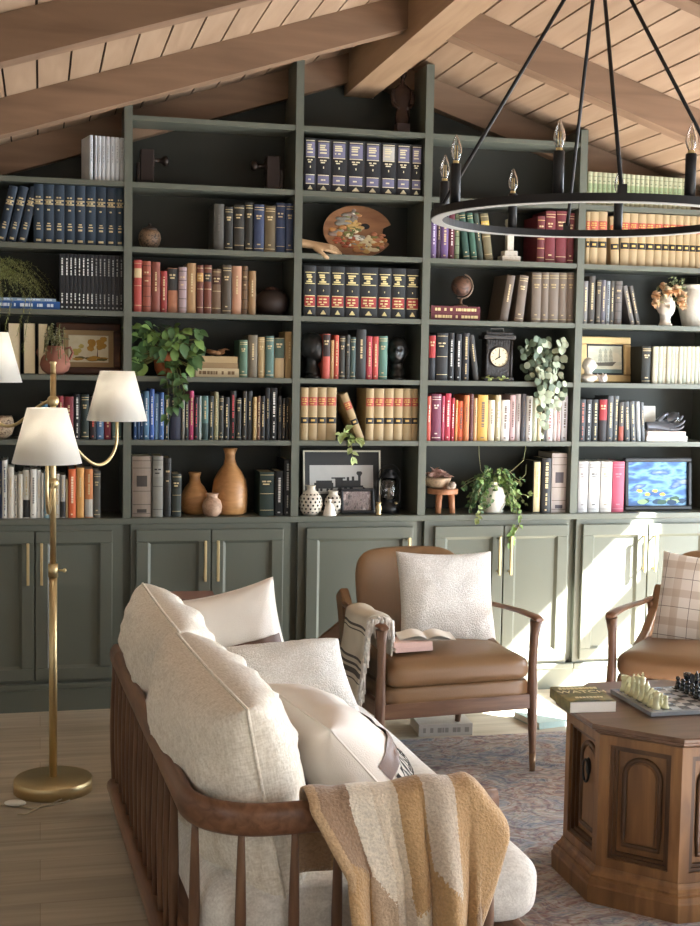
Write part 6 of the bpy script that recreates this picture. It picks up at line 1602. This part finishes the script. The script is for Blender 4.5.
# wooden sign leaning behind the striped throw
CRW = wood('sign_wood', '5e4432', '7c5e46', 'X', scale=4, stretch=8, rough=.7)
t = thing('wooden_sign', 'brown wooden sign propped at a slant behind the striped throw', 'sign', (1.40, 5.70, .001))
b = MB(); b.box(-.26, .26, -.012, .012, 0, .30, bev=.004); b.xform(Matrix.Translation((0, 0, .17)) @ Matrix.Rotation(math.radians(-38), 4, 'Y')); zm = min(v.z for v in b.v)
b.xform(Matrix.Translation((0, 0, -zm))); b.build('board', CRW, t)
b = MB(); r = random.Random(77); x = -.22
while x < .2:
    l = r.uniform(.012, .03); b.box(x, x+l, -.0135, -.012, .215, .215+r.uniform(.02, .045)); x += l+.012
b.xform(Matrix.Translation((0, 0, .17-zm)) @ Matrix.Rotation(math.radians(-38), 4, 'Y')); b.build('lettering', BLACK, t)
# side table with magazines beyond the sofa
t = thing('side_table', 'small dark side table beyond the far end of the sofa', 'side table', (.62, 5.55, 0))
b = MB(); b.lathe([(.19, .55), (.19, .57)], 32); b.build('tabletop', WALNUTX, t)
for k in range(3):
    a = 2*PI*k/3+.5; b = MB(); b.tube([(.15*math.cos(a), .15*math.sin(a), .001), (.10*math.cos(a), .10*math.sin(a), .551)], [.009, .013], 10); b.build('leg', WALNUT, t)
z = .571
for k, (c, a, lab) in enumerate((('2a2826', 4, 'dark magazine at the bottom of the pile beyond the sofa'), ('c8c4c0', -6, 'pale magazine in the pile beyond the sofa, second from bottom'), ('3a2a26', 10, 'dark magazine second from the top of the pile beyond the sofa'), ('8a6a60', -3, 'reddish magazine on top of the pile beyond the sofa'))):
    flat_book('magazine', lab, Matrix.Translation((.61, 5.45, z)) @ RZm(a), .25, .2, .022, c, 'd8d4cc', 'magazine pile beyond the sofa'); z += .0226

# ------------------------------------------------------------------ light
W = bpy.data.worlds.new('world'); S.world = W; W.use_nodes = True
bg = W.node_tree.nodes['Background']; bg.inputs[0].default_value = (.75, .87, 1, 1); bg.inputs[1].default_value = 1.0
def area(name, loc, target, sx, sy, power, col=(1, 1, 1)):
    l = bpy.data.lights.new(name, 'AREA'); l.shape = 'RECTANGLE'; l.size = sx; l.size_y = sy; l.energy = power; l.color = col
    o = bpy.data.objects.new(name, l); COL.objects.link(o); o.location = loc
    o.rotation_euler = (Vector(target)-Vector(loc)).to_track_quat('-Z', 'Y').to_euler(); return o
sd = Vector((-1.7, 1, -1.6)).normalized()
sl = bpy.data.lights.new('sun', 'SUN'); sl.energy = 125; sl.angle = math.radians(.6); sl.color = (1, .985, .97)
so = bpy.data.objects.new('sun', sl); COL.objects.link(so); so.rotation_euler = sd.to_track_quat('-Z', 'Y').to_euler(); so.location = (9, 1, 8)
area('door_daylight', (XR+.2, 4.78, 1.08), (0, 4.6, .9), 1.4, 2.0, 200, (.80, .91, 1))
area('window_daylight', (XR+.2, 1.85, 1.38), (0, 2.6, 1.1), 3.2, 1.25, 72, (.84, .93, 1))
area('rear_fill_light', (2.3, Y0+.05, 1.5), (2.0, 6, 1.1), 2.6, 1.5, 22, (.88, .95, 1))  # added fill from behind the camera; no window in that wall
area('left_fill_light', (XL+.05, 1.2, 1.5), (1.2, 3.4, .4), 2.0, 1.4, 18, (.9, .96, 1))  # added fill for the sofa's left side; that wall has no window
S.view_settings.view_transform = 'Standard'; S.view_settings.look = 'None'; S.view_settings.gamma = 1
S.view_settings.exposure = .22
try: S.view_settings.use_curve_mapping = False
except Exception: pass
S.cycles.use_denoising = True
S.cycles.max_bounces = 8
